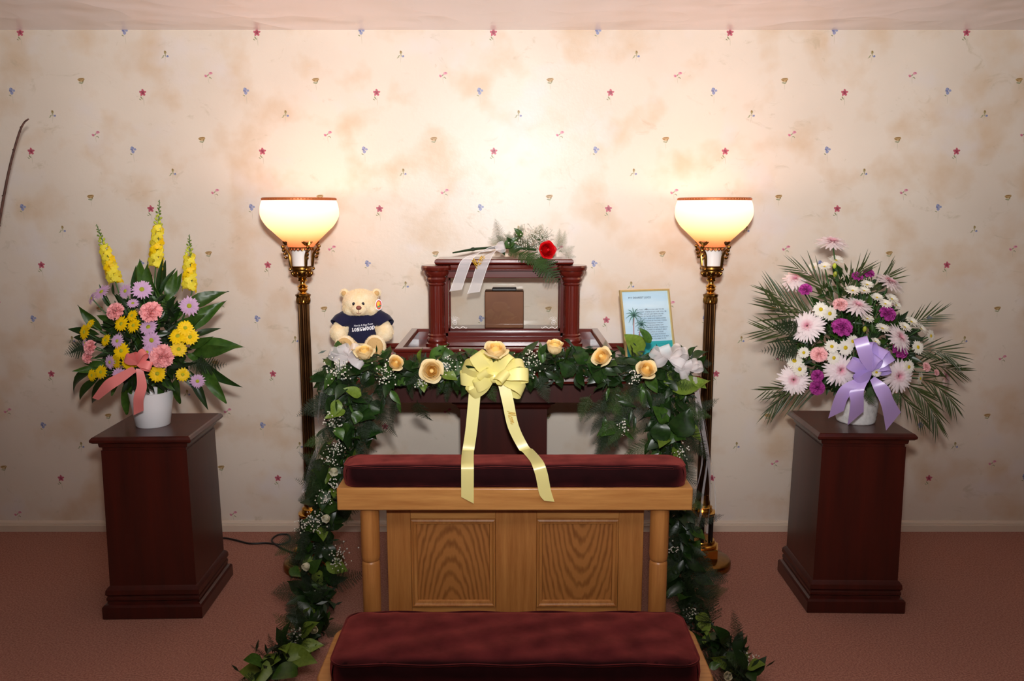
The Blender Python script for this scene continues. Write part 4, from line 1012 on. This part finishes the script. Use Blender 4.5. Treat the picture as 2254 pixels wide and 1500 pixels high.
# leaves that stand out in the photograph
for (a, t, Ya, Yt, k, wd) in (((1412,782),(1385,735),-.78,-.80,4,1.9),((1432,755),(1410,722),-.80,-.80,3,1.0),((1480,862),(1560,830),-.84,-.86,4,1.0),((1522,836),(1558,852),-.84,-.86,4,1.2),((1490,840),(1500,800),-.84,-.86,1,1.3),
      ((760,905),(715,915),-.86,-.9,4,1.1),((745,880),(733,918),-.87,-.9,4,1.2),((795,872),(760,852),-.88,-.9,4,1.3),((790,905),(780,935),-.88,-.9,3,1.5),((740,940),(755,970),-.87,-.9,3,1.2),((1000,830),(1010,775),-.88,-.86,3,1.1),
      ((860,860),(880,892),-.86,-.88,0,.9),((1010,830),(1005,870),-.88,-.9,2,1.0),((1195,800),(1190,755),-.87,-.87,0,.8),((945,800),(985,755),-.87,-.87,3,1.0),((1000,800),(965,760),-.87,-.87,0,1.1),((1260,830),(1235,790),-.87,-.89,1,1.3),((1290,800),(1260,760),-.86,-.86,1,1.5),
      ((1330,840),(1300,800),-.87,-.9,1,1.3),((1470,930),(1440,895),-.85,-.87,3,1.2),((1490,960),(1520,905),-.85,-.87,1,1.6),((1450,930),(1460,985),-.85,-.87,1,1.4),((600,1480),(525,1475),None,None,4,1.3),((655,1470),(600,1490),None,None,3,1.2),((660,1425),(710,1418),None,None,4,1.1),((640,1445),(690,1455),None,None,4,1.1),
      ((590,1465),(610,1428),None,None,4,1.2),((1620,1455),(1650,1430),None,None,4,1.1),((1560,1470),(1588,1462),None,None,3,1.1),((1535,1375),(1560,1388),None,None,3,1.0),((640,1250),(660,1270),-.86,-.9,3,1.2),((680,1260),(700,1235),-.86,-.88,0,1.4)):
    A = (px(*a, Ya) if Ya else pz(*a, .06)) - GO; T = (px(*t, Yt) if Ya else pz(*t, .075)) - GO; d = T-A
    put(LEAF[k], 'leaf', GA, A, quat_dn(d, (rr.gauss(0,.25),-.7,.7)), (d.length*wd, d.length, d.length))
core.build('vine', M['fern_dark'], GA)
o = fol.build('foliage', [M['fern_dark'], M['green2']], GA, 180); o['kind'] = 'stuff'
for (x, y, r, n, op, n2) in ((802,780,27,(.05,-.42,1),.92,2),(870,802,24,(.35,-.8,.6),.85,2),(950,817,29,(.12,-1,.2),1.0,4),(1090,776,30,(.1,-.5,.95),1.0,3),(1221,768,28,(.05,-.35,1),.84,0),(1327,788,28,(-.5,-.8,.5),.9,3),(1422,816,28,(.1,-.8,.6),.92,3)):
    rose(GA, px(x, y, -.985 if x == 1090 else -.93)-GO, n, r*.00172*1.05, ROSE_Y, op, 4, n2)
for (x, y, Y) in ((735,1037,-.86),(719,1140,-.86),(675,1246,-.87)): rose(GA, px(x,y,Y)-GO, (rnd(-.4,.4),-.8,-.3), .028, ROSE_W, .7, 3, 2, 'rosebud')
for (x, y) in ((692,1388),(1601,1490)): rose(GA, pz(x,y,.08)-GO, (0,-.8,.6), .024, ROSE_W, .7, 3, 2, 'rosebud')
for i, (x, y, Y, r, n) in enumerate(((745,812,-.91,.05,70),(847,822,-.91,.05,60),(985,803,-.9,.05,60),(730,928,-.88,.04,50),(738,985,-.86,.035,50),(722,1015,-.86,.04,30),(735,1068,-.86,.028,26),(717,1100,-.86,.04,36),(695,1150,-.86,.05,60),(665,1158,-.85,.03,26),(745,1225,-.86,.05,60),(1105,800,-.88,.04,30),(1172,795,-.9,.05,55),(1397,830,-.91,.035,40),(1500,995,-.84,.03,30),(1370,942,-.85,.025,20),(925,845,-.9,.03,24),(1480,1210,-.84,.03,20))):
    breath(GA, px(x,y,Y)-GO, r, n, i)
for i, (x, y, r) in enumerate(((1520,1352,.03),(1655,1462,.04),(690,1305,.03),(650,1405,.03))): breath(GA, pz(x,y,.07)-GO, r, 30, 40+i)

# ------------------------------------------------------------------ yellow bow with long tails
YB = thing('ribbon_bow', 'yellow satin bow on the garland with two long tails over the kneeler', 'bow', px(1088,828,-.93))
for d, L_, wd, rl in (((-.9,0,.35),.125,.05,.9),((-.6,0,.8),.115,.055,.4),((-1,0,-.05),.13,.05,.3),((-.75,0,-.5),.115,.05,.6),((.9,0,.3),.12,.05,.9),((.55,0,.8),.10,.055,.4),((1,0,0),.13,.05,.3),((.8,0,-.45),.125,.055,.6),((-.4,-.4,.2),.07,.05,.8),((.35,-.5,.1),.075,.05,.9),((-.55,-.3,-.3),.09,.045,.5),((.6,-.3,.15),.09,.045,.5)):
    b = MB(); loop_strip(b, (0,rnd(-.02,.015),rnd(-.006,.006)), d, L_, wd, .3, rl); b.build('loop', M['satin_yellow'], YB, 180)
b = MB(); b.ell((0,-.02,0),(.02,.018,.024),12,8); b.build('knot', M['satin_yellow'], YB)
def xw(x, Y, z): return Vector(((x-1127)/FPX*((Y-CAM.y)*math.cos(PITCH)-(z-CAM.z)*math.sin(PITCH)), Y, z))
T1 = [px(1047,842,-.94), px(1042,900,-.95), px(1037,950,-.96), px(1031,990,-.97), xw(1030,-1.0,.724), xw(1029,-1.11,.724), xw(1029,-1.158,.716), xw(1029,-1.164,.68), xw(1029,-1.163,.62), px(1029,1102,-1.162)]
T2 = [px(1108,842,-.94), px(1118,885,-.95), px(1130,940,-.96), px(1152,985,-.97), xw(1162,-1.0,.724), xw(1179,-1.11,.724), xw(1186,-1.158,.716), xw(1193,-1.164,.68), xw(1200,-1.163,.62), px(1209,1104,-1.162)]
TAILS = []
for pts in (T1, T2):
    b = MB(); P = [p-YB.location for p in pts]
    S = []
    for i in range(len(P)):
        d = (P[min(i+1,len(P)-1)]-P[max(i-1,0)]).normalized(); nrm = Vector((0,-1,1.0)); s = d.cross(nrm).normalized(); s = s if s.x > 0 else -s; s.y *= .3; s.z *= .6 if i < 6 else 1
        S.append(s*.0225)
    S[-1] = S[-1] + Vector((0,0,-.012)); tail_strip(b, P, S, 0, 5); TAILS.append((P, S)); tl = b.build('tail', M['satin_yellow'], YB, 180)
def text_mesh(s, size, mt, name, shear=0, align='CENTER', bold=0):
    cu = bpy.data.curves.new(name, 'FONT'); cu.body = s; cu.size = size; cu.shear = shear; cu.align_x = align; cu.offset = bold
    o = bpy.data.objects.new(name, cu); col.objects.link(o)
    dg = bpy.context.evaluated_depsgraph_get(); me = bpy.data.meshes.new_from_object(o.evaluated_get(dg))
    bpy.data.objects.remove(o); me.name = name; me.materials.clear(); me.materials.append(mt); return me
# handwritten gold script, used on both ribbons
def script_pts():
    M_ = [(0,.05),(-.05,.15),(.05,.2),(.12,.6),(.2,1.0),(.24,.6),(.27,.1),(.36,.6),(.48,1.0),(.5,.5),(.53,.08),(.62,.02),(.7,.18)]
    o_ = [(.84,.42),(.72,.32),(.7,.1),(.82,0),(.94,.12),(.92,.34),(.84,.42),(.92,.36),(1.06,.34)]
    m_ = [(1.1,.4),(1.12,.0),(1.16,.3),(1.26,.42),(1.3,.3),(1.3,.0),(1.35,.3),(1.45,.42),(1.5,.3),(1.5,.08),(1.58,0),(1.72,.2)]
    return [(x+.25*y, y) for x, y in M_+o_+m_]
def script(origin, ex, ey, size, r):
    return MB().tube(bez([Vector(origin) + Vector(ex)*size*x + Vector(ey)*size*y for x, y in script_pts()], 4), r, 5)
P2, S2 = TAILS[1]
A = P2[1].lerp(P2[2], .35); dn = (P2[3]-P2[1]).normalized(); sd = S2[2].normalized()
script(A - sd*.012 + Vector((0,-.004,0)), dn, sd, .03, .0009).build('lettering', M['gold_ink'], YB)

# ------------------------------------------------------------------ white organza bows
def organza(label, x, y, Y, loops, tails, name='ribbon_bow'):
    t = thing(name, label, 'bow', px(x,y,Y))
    for d, L_, wd, rl in loops:
        b = MB(); loop_strip(b, (0,rnd(-.015,.015),0), d, L_, wd, .35, rl); b.build('loop', M['organza'], t, 180)
    for pts, hw in tails:
        b = MB(); P = bez([px(*q)-t.location for q in pts], 6); tw = rnd(0,3)
        b.strip(P, [Vector((math.cos(tw+i*.12), math.sin(tw+i*.12)*.5, .1))*hw for i in range(len(P))]); b.build('tail', M['organza'], t, 180)
    return t
LO = [((-.9,-.2,.35),.075,.04,.6),((.9,-.2,.3),.075,.04,.9),((-.4,-.3,.8),.06,.04,.3),((.5,-.3,.7),.065,.04,1.2),((-.8,-.3,-.3),.06,.035,.4),((.75,-.3,-.35),.065,.035,.2),((0,-.5,.5),.05,.035,.7)]
organza('white organza bow on the garland corner below the teddy bear', 768, 788, -.88, LO, [([(768,790,-.88),(715,850,-.84),(700,920,-.80),(707,965,-.74),(690,1010,-.68),(668,1085,-.66)], .010)])
organza('white organza bow on the garland below the framed poem', 1472, 788, -.88, LO[:6], [([(1480,790,-.88),(1505,805,-.9),(1515,838,-.9)], .014)])
organza('white organza bow with streamers hanging by the right lamp', 1517, 815, -.87, [(d, L_*.75, w_, r_) for d, L_, w_, r_ in LO[:5]],
        [([(1527,830,-.86),(1536,905,-.76),(1556,1000,-.66),(1548,1080,-.60),(1538,1150,-.57),(1505,1195,-.6)], .005), ([(1530,830,-.86),(1545,930,-.74),(1560,1020,-.62),(1563,1100,-.55),(1556,1175,-.55)], .009), ([(1530,840,-.86),(1535,920,-.76),(1546,1010,-.66),(1530,1090,-.6),(1520,1140,-.57)], .004), ([(1532,840,-.86),(1556,950,-.7),(1572,1060,-.6),(1576,1150,-.55)], .003)])

# ------------------------------------------------------------------ red rose spray on the case
SP = thing('rose_spray', 'single red rose spray with fern and organza ribbon on the case lid', 'flowers', (-.02, -.29, TZ+zt_+.05))
SO = SP.location.copy()
def sp_(x, y, Y=-.3): return px(x, y, Y) - SO
ys = -.30
b = MB(); b.tube(bez([sp_(996,557,ys),sp_(1030,551,ys),sp_(1060,547,ys),sp_(1110,545,ys),sp_(1180,550,-.34)], 5), [.0032,.0036,.004,.0044,.005,.0055,.006,.006,.006]+[.0055]*12, 8); b.build('stem', M['green2'], SP)
b = MB(); b.lathe([(.0075,-.007),(.0085,0),(.0075,.007)], 10); o = b.build('stem_tie', M['fern_dark'], SP, loc=sp_(1041,549,ys)); o.rotation_euler = (0, R_(80), 0)
for (a, t, k) in (((1100,548),(1086,478),3),((1110,545),(1120,505),3),((1095,545),(1072,520),3),((1130,540),(1150,490),0),((1160,535),(1195,488),3),((1200,540),(1185,492),3),((1230,550),(1245,505),3),((1230,555),(1268,540),3),((1240,560),(1272,565),3),((1120,550),(1090,515),0),((1150,550),(1130,505),2),((1225,550),(1230,500),3),((1140,545),(1108,512),0)):
    A = sp_(*a, -.3); T = sp_(*t, -.27); put(FERN[k], 'fern_frond', SP, A, quat_dn(T-A, (rnd(-.3,.3),-1,.2)), (T-A).length)
for (a, t) in (((1140,556),(1180,575)),((1180,560),(1240,625)),((1160,555),(1195,590)),((1120,548),(1150,562)),((1185,562),(1205,600))):
    A = sp_(*a, -.36); T = sp_(*t, -.42); put(LEATHER[0], 'fern_frond', SP, A, quat_dn(T-A, (rnd(-.2,.2),-1,.4)), (T-A).length)
for (a, t, k) in (((1110,545),(1135,525),0),((1120,550),(1148,545),1),((1105,550),(1110,560),1),((1150,520),(1135,505),0),((1130,545),(1120,525),1)):
    A = sp_(*a, -.33); T = sp_(*t, -.35); put(LEAF[k], 'leaf', SP, A, quat_dn(T-A, (rnd(-.3,.3),-1,.4)), (T-A).length*1.1)
breath(SP, sp_(1165,532,-.33), .075, 150, 71, (1.1,.5,.7)); breath(SP, sp_(1190,515,-.31), .06, 90, 72, (1,.5,.6)); breath(SP, sp_(1190,565,-.36), .03, 26, 73)
rose(SP, sp_(1203,551,-.37), (.35,-.9,.15), .046, ROSE_R, .95, 5, 5)
# sheer ribbon with gold script
for i, pts in enumerate((((1092,545,-.33),(1060,553,-.36),(1030,570,-.40),(1015,605,-.405),(1003,640,-.40)), ((1098,548,-.335),(1078,560,-.365),(1062,585,-.41),(1052,615,-.405),(1042,645,-.40)))):
    P = [sp_(*q) for q in pts]; b = MB(); S = [Vector((.018,0,.012)),Vector((.022,0,.01)),Vector((.026,0,.006)),Vector((.026,0,.008)),Vector((.026,0,.004))]
    b.strip(bez(P, 5), bez(S, 5)); tl = b.build('ribbon_tail', M['organza'], SP, 180)
    e = MB()
    for sgn in (-1, 1): e.tube([p + s*sgn for p, s in zip(bez(P, 5), bez(S, 5))], .0011, 4)
    e.build('ribbon_edge', M['organza_edge'], tl)
b = MB(); loop_strip(b, sp_(1090,548,-.34), (.9,0,.25), .045, .045, .4, .5); b.build('ribbon_loop', M['organza'], SP, 180)
c_ = sp_(1057,592,-.425); e_ = (sp_(1078,560,-.385)-c_).normalized()
script(c_ + Vector((-.012,-.004,0)), e_, Vector((-.75,-.25,.6)).normalized()*1.1, .038, .0015).build('lettering', M['gold_ink'], SP)

# ------------------------------------------------------------------ teddy bear
BR = thing('teddy_bear', 'cream plush teddy bear in a navy lettered shirt', 'toy', (px(798,785,-.40).x, -.37, TZ+.013), R_(4))
def remesh(b, name, mt, vox, sm=6):
    me0 = b.mesh(name+'_raw', mt); o = bpy.data.objects.new('tmp', me0); col.objects.link(o)
    r = o.modifiers.new('r','REMESH'); r.mode = 'VOXEL'; r.voxel_size = vox; s = o.modifiers.new('s','SMOOTH'); s.iterations = sm; s.factor = .5
    dg = bpy.context.evaluated_depsgraph_get(); me = bpy.data.meshes.new_from_object(o.evaluated_get(dg)); bpy.data.objects.remove(o)
    me.name = name; me.materials.clear(); me.materials.append(mt); me.polygons.foreach_set('use_smooth', [True]*len(me.polygons)); return me
b = MB()
b.ell((-.006,-.012,.233),(.078,.066,.062),24,16); b.ell((-.05,-.02,.212),(.034,.04,.036)); b.ell((.04,-.02,.212),(.034,.04,.036))
b.ell((-.006,-.07,.212),(.034,.03,.027))
for s in (-1,1): b.ell((-.006+s*.07,.0,.276),(.02,.012,.02))
b.ell((0,0,.11),(.066,.055,.085),24,16)
for s in (-1,1):
    b.ell((s*.07,-.01,.15),(.034,.034,.04)); b.ell((s*.09,-.03,.124),(.036,.036,.04)); b.ell((s*.1,-.05,.108),(.038,.036,.042))
    b.ell((s*.045,-.04,.04),(.038,.06,.038)); b.ell((s*.058,-.09,.048),(.04,.045,.044)); b.ell((s*.064,-.122,.056),(.047,.022,.052))
body = put(remesh(b, 'body', M['plush'], .004), 'body', BR)
# short plush pile standing off the surface
fu = MB(); rr = random.Random(5); me = body.data
for k in range(26000):
    p = me.polygons[rr.randrange(len(me.polygons))]; n = p.normal; c = p.center
    if c.z < .004: continue
    d = (n + Vector((rr.gauss(0,.55),rr.gauss(0,.55),rr.gauss(-.25,.55)))).normalized(); s = d.orthogonal().normalized()*.00055; L = rr.uniform(.0025,.0056)
    fu.add([c-s, c+s, c+d*L], [(0,1,2)])
o = fu.build('pile', M['plush'], BR, 0); o['kind'] = 'stuff'
def ring(z, rx, ry, cx=0, cy=0, n=32): return [(cx+rx*math.cos(2*math.pi*k/n), cy+ry*math.sin(2*math.pi*k/n), z) for k in range(n)]
b = MB(); rings = [(.062,.066,.062),(.066,.071,.066),(.09,.075,.068),(.12,.076,.066),(.15,.072,.06),(.175,.062,.052),(.188,.05,.045),(.192,.044,.04)]
vs = []; n = 32
for z, rx, ry in rings: vs += [(q[0], q[1], q[2]+.012*(q[0]/.07)**2*(z < .08)) for q in ring(z, rx, ry)]
b.add(vs, [(i*n+k, i*n+(k+1)%n, (i+1)*n+(k+1)%n, (i+1)*n+k) for i in range(len(rings)-1) for k in range(n)])
for s in (-1,1): b.tube([(s*.04,0,.172),(s*.065,-.008,.163),(s*.09,-.02,.148),(s*.103,-.03,.132)], [.034,.041,.043,.043], 18, cap=False)
b.build('shirt', M['navy'], BR, 180)
def shirt_y(x, z): 
    for i in range(len(rings)-1):
        if rings[i][0] <= z <= rings[i+1][0]:
            f = (z-rings[i][0])/(rings[i+1][0]-rings[i][0]); rx = rings[i][1]*(1-f)+rings[i+1][1]*f; ry = rings[i][2]*(1-f)+rings[i+1][2]*f
            return -ry*math.sqrt(max(.02, 1-(x/rx)**2)) - .0015
    return -.066
def to_shirt(me, kx, zc):
    bm = bmesh.new(); bm.from_mesh(me); bmesh.ops.triangulate(bm, faces=bm.faces); bmesh.ops.subdivide_edges(bm, edges=bm.edges, cuts=1); bm.to_mesh(me); bm.free()
    for v in me.vertices:
        x = v.co.x*kx + .008; z = zc + v.co.y + x*.09; v.co = (x, shirt_y(x, z), z)
    put(me, 'lettering', BR)
to_shirt(text_mesh("Here's A Hug From", .0125, M['ink_white'], 'lettering', .15), .82, .137)
# the slab-serif word, drawn stroke by stroke
def slab(word, h, mt):
    b = MB(); x = 0; st = h*.24; sf = h*.16
    def q(x0,y0,x1,y1): b.add([(x0,y0,0),(x1,y0,0),(x1,y1,0),(x0,y1,0)], [(0,1,2,3)])
    def ringl(cx, w_, gap=None, flat=False):
        n = 20
        for k in range(n):
            a0, a1 = 2*math.pi*k/n, 2*math.pi*(k+1)/n
            if gap and gap[0] <= k < gap[1]: continue
            P = []
            for (rx, ry) in ((w_/2, h/2), (w_/2-st, h/2-sf*1.1)):
                for a in (a0, a1):
                    X = rx*math.cos(a)
                    if flat and X < 0: X = max(X*2.2, -rx)
                    P.append((cx+X, h/2+ry*math.sin(a), 0))
            b.add(P, [(0,1,3,2)])
    for ch in word:
        w_ = {'L':.62,'O':.72,'N':.84,'G':.74,'W':1.05,'D':.74}[ch]*h
        if ch == 'L': q(x+.08*h,0,x+.08*h+st,h); q(x,h-sf,x+.16*h+st,h); q(x,0,x+w_,sf); q(x+w_-sf,0,x+w_,h*.38)
        elif ch == 'O': ringl(x+w_/2, w_)
        elif ch == 'D': ringl(x+w_/2, w_, flat=True); q(x-.03*h,0,x+.3*h,sf); q(x-.03*h,h-sf,x+.3*h,h)
        elif ch == 'G': ringl(x+w_/2, w_, (0,3)); q(x+w_*.55,h*.36,x+w_,h*.36+sf); q(x+w_-st,.1*h,x+w_,h*.42)
        elif ch == 'N':
            q(x+.06*h,0,x+.06*h+st*.8,h); q(x+w_-.06*h-st*.8,0,x+w_-.06*h,h); b.add([(x+.06*h,h,0),(x+.06*h+st,h,0),(x+w_-.06*h,0,0),(x+w_-.06*h-st,0,0)], [(0,3,2,1)])
            q(x,0,x+.12*h+st,sf*.8); q(x+w_-.14*h-st,h-sf*.8,x+w_,h)
        else:
            t = st*.8; P = [x+.08*h, x+w_*.28, x+w_*.5, x+w_*.72, x+w_-.08*h]; Y = [h,0,h*.8,0,h]
            for i in range(4): b.add([(P[i]-t/2,Y[i],0),(P[i]+t/2,Y[i],0),(P[i+1]+t/2,Y[i+1],0),(P[i+1]-t/2,Y[i+1],0)], [(0,1,2,3)])
            q(x-.04*h,h-sf*.8,x+.26*h,h); q(x+w_-.26*h,h-sf*.8,x+w_+.04*h,h)
        x += w_ + h*.1
    for i, p in enumerate(b.v): b.v[i] = (p[0]-x/2, p[1], p[2])
    return b.mesh('lettering', mt, 0)
to_shirt(slab('LONGWOOD', .0165, M['ink_white']), .86, .116)
for s, sc in ((-1,1),(1,.92)): b = MB(); b.ell((-.006+s*.02-.002,-.0765,.236),(.0066,.005,.0078),12,8); b.build('eye', M['eye'], BR)
b = MB(); b.ell((-.004,-.1,.222),(.012,.008,.0095),14,10); b.build('nose', M['brown_nose'], BR)
b = MB(); b.tube([(-.005,-.1,.213),(-.005,-.1,.2)], .0012, 5); b.tube(bez([(-.016,-.095,.2),(-.005,-.099,.196),(.006,-.095,.2)],4), .0012, 5); b.build('mouth', M['brown_nose'], BR)
for s in (-1,1): b = MB(); b.ell((s*.064,-.142,.058),(.036,.007,.041),20,10); b.build('foot_pad', M['plush_tan'], BR)
for s in (-1,1): b = MB(); b.ell((-.006+s*.071,-.009,.275),(.012,.006,.012),14,8); b.build('ear_lining', M['plush_tan'], BR)
# swing tag on the ear: white oval with a bright round badge
TGm = [M['ink_white'], mat('tag_red',(206,60,70),.5), mat('tag_yellow',(240,190,50),.5), mat('tag_green',(70,150,100),.5), mat('tag_orange',(226,120,50),.5)]
b = MB()
def disc(cx, cz, rx, rz, m, lay, n=22, rot=0): 
    c, s_ = math.cos(rot), math.sin(rot)
    b.poly([(cx+rx*math.cos(2*math.pi*k/n)*c-rz*math.sin(2*math.pi*k/n)*s_, -.0006*lay, cz+rx*math.cos(2*math.pi*k/n)*s_+rz*math.sin(2*math.pi*k/n)*c) for k in range(n)], m)
b.lathe([(.0001,0),(1,0),(1,.001),(.0001,.001)], 22, 0, Matrix.Rotation(math.pi/2,4,'X') @ Matrix.Diagonal((.0155,.025,1,1)), cap=False)
disc(.001,0,.0125,.0205,1,3); disc(.0,.004,.008,.011,2,4); disc(.003,-.007,.011,.0035,3,5,rot=.5); disc(.006,.0,.004,.006,4,5); disc(-.002,-.014,.004,.003,4,5); disc(.008,-.012,.003,.004,4,5)
o = b.build('swing_tag', TGm, BR, 0, loc=(.076,-.045,.228)); o.rotation_euler = (R_(-8),0,R_(-8))
b = MB(); b.tube([(.076,-.045,.25),(.074,-.02,.258)], .0008, 4); b.build('tag_string', M['ink_white'], BR)
b = MB(); b.box(-.10,.12,-.03,.19,0,.013); o = b.build('red_cloth', M['red_cloth'], None, 0, loc=(px(798,785,-.42).x+.005, -.51, TZ), bevel=.004); tag(o, 'red folded cloth under the seated teddy bear', 'cloth')

# ------------------------------------------------------------------ framed poem
FR = thing('picture_frame', 'gold framed beach poem with palm trees propped on the table', 'picture', (px(1432,770,-.42).x, -.44, TZ+.001), R_(16))
W2, H2 = .119, .157
FT = Matrix.Rotation(R_(-16), 4, 'X')
UP = Matrix.Translation((0,0,H2)) @ Matrix.Rotation(math.pi/2, 4, 'X')
m = MB(); m.rect([(0,-.008),(0,.006),(-.002,.008),(-.007,.008),(-.009,.004),(-.009,.001)], W2, H2, M=FT @ UP, cap=False)
m.add([(-W2,-H2,-.008),(W2,-H2,-.008),(W2,H2,-.008),(-W2,H2,-.008)], [(3,2,1,0)], 0, FT @ UP); m.build('frame', M['gold_frame'], FR, 25)
wi, hi = W2-.009, H2-.009
m = MB(); Z0 = .0005
def rc(x0,x1,y0,y1,mi,lay): m.add([(x0,y0,Z0+lay*.0003),(x1,y0,Z0+lay*.0003),(x1,y1,Z0+lay*.0003),(x0,y1,Z0+lay*.0003)], [(0,1,2,3)], mi, FT @ UP)
rc(-wi,wi,-hi,hi,0,0); rc(-wi,wi,-hi,-hi*.5,1,1)
m.poly([(-wi,-hi*.5,Z0+.0006),(-wi*.2,-hi*.5,Z0+.0006),(-wi*.35,-hi*.42,Z0+.0006),(-wi*.6,-hi*.4,Z0+.0006),(-wi,-hi*.46,Z0+.0006)], 2, FT @ UP)
def stroke(pts, hw, mi, lay=3):
    for i in range(len(pts)-1):
        a, c = Vector(pts[i]+(0,)), Vector(pts[i+1]+(0,)); s = (c-a).cross(Vector((0,0,1))).normalized(); k0 = hw*(1-.85*i/(len(pts)-1)) if mi == 3 else hw; k1 = hw*(1-.85*(i+1)/(len(pts)-1)) if mi == 3 else hw
        z = Vector((0,0,Z0+lay*.0003)); m.add([a-s*k0+z, a+s*k0+z, c+s*k1+z, c-s*k1+z], [(0,1,2,3)], mi, FT @ UP)
for (bx, by, tx, ty, sc) in ((-.072,-.057,-.062,.042,1.0),(-.048,-.057,-.03,.0,.8)):
    stroke([(bx,by),((bx*.6+tx*.4),by*.5+ty*.5),(tx,ty)], .0022, 4)
    for a in (160,190,130,225,60,20,-20,95,255,-60):
        a = R_(a); L_ = .04*sc; stroke([(tx,ty),(tx+L_*.5*math.cos(a), ty+L_*.5*math.sin(a)+.006),(tx+L_*math.cos(a), ty+L_*math.sin(a)-.004)], .0042*sc, 3, 4)
m.build('poster', [M['paper_sky'], M['paper_sea'], M['paper_land'], M['print_palm'], M['print_trunk']], FR, 0)
lines = ['ALL THAT THERE IS YOU ARE TO ME','ALL THAT THERE IS OR EVER WILL BE','THE SMELL OF HAY JUST BEING SALTED','THE SMELL OF THE AIR AFTER A STORM','THE CRY OF A BABY JUST BEING BORN','THE SUN AT DAWN IN THE EARLY MORN','THE BEAUTY THROUGHOUT THE DAY','THE THOUGHT OF YOU ON A PERFECT DAY','THE GENTLE BREEZE UPON THE BEACH','BECAUSE YOU ARE PERFECTLY WITHIN MY REACH','A HAZY MOON UPON A CLOUD','YOU ARE THE ONE THAT MAKES ME PROUD','THE ROLLING WAVES UPON THE SEA','ALL THAT THERE IS YOU ARE TO ME']
def poster_text(s, size, x, y, mt, width=None, align='LEFT'):
    me = text_mesh(s, size, mt, 'lettering', 0, align, 0)
    sc = 1
    if width:
        w_ = max(v.co.x for v in me.vertices); sc = width/w_
    me.transform(FT @ UP @ Matrix.Translation((x, y, Z0+.0022)) @ Matrix.Diagonal((sc,1,1,1))); put(me, 'lettering', FR)
poster_text('MY DEAREST JUICE', 0.0115, -.082, .117, M['ink_navy'], .108)
for i, s in enumerate(lines): poster_text(s, .0076, -.052, .064 - i*.0100, M['ink_navy'], .135 + .012*math.sin(i*1.7))
poster_text('LOVE J', .013, .022, -.112, M['ink_teal'], .05)
m = MB(); m.add([(-wi,-hi,.005),(wi,-hi,.005),(wi,hi,.005),(-wi,hi,.005)], [(0,1,2,3)], 0, FT @ UP); m.build('glass_pane', M['glass'], FR, 0)
m = MB(); m.tube([(0,.065,.22),(0,.13,.0)], .006, 4); m.build('easel_leg', M['black'], FR)

# ------------------------------------------------------------------ bare twig at the far left, leaning up from beyond the frame
pts = [px(-60,1190,-.5),px(-50,900,-.5),(px(-30,650,-.5)),px(0,480,-.5),px(20,375,-.5),px(40,300,-.5),px(52,272,-.5),px(63,262,-.5)]
pts[0].z = .0
P = bez(pts, 7); m = MB(); m.tube([p-pts[0] for p in P], [.0075-.0045*k/len(P) for k in range(len(P))], 7)
for k in range(4, len(P)-2, 4):
    a = P[k]-pts[0]; d = Vector((rnd(.6,1), 0, .5))*(1 if k % 8 else -1)
    m.tube([a, a+d*.012], [.004,.0012], 5)
o = m.build('bare_twig', M['twig'], None, 180, loc=pts[0]); tag(o, 'thin bare brown twig curving up against the wallpaper', 'twig')
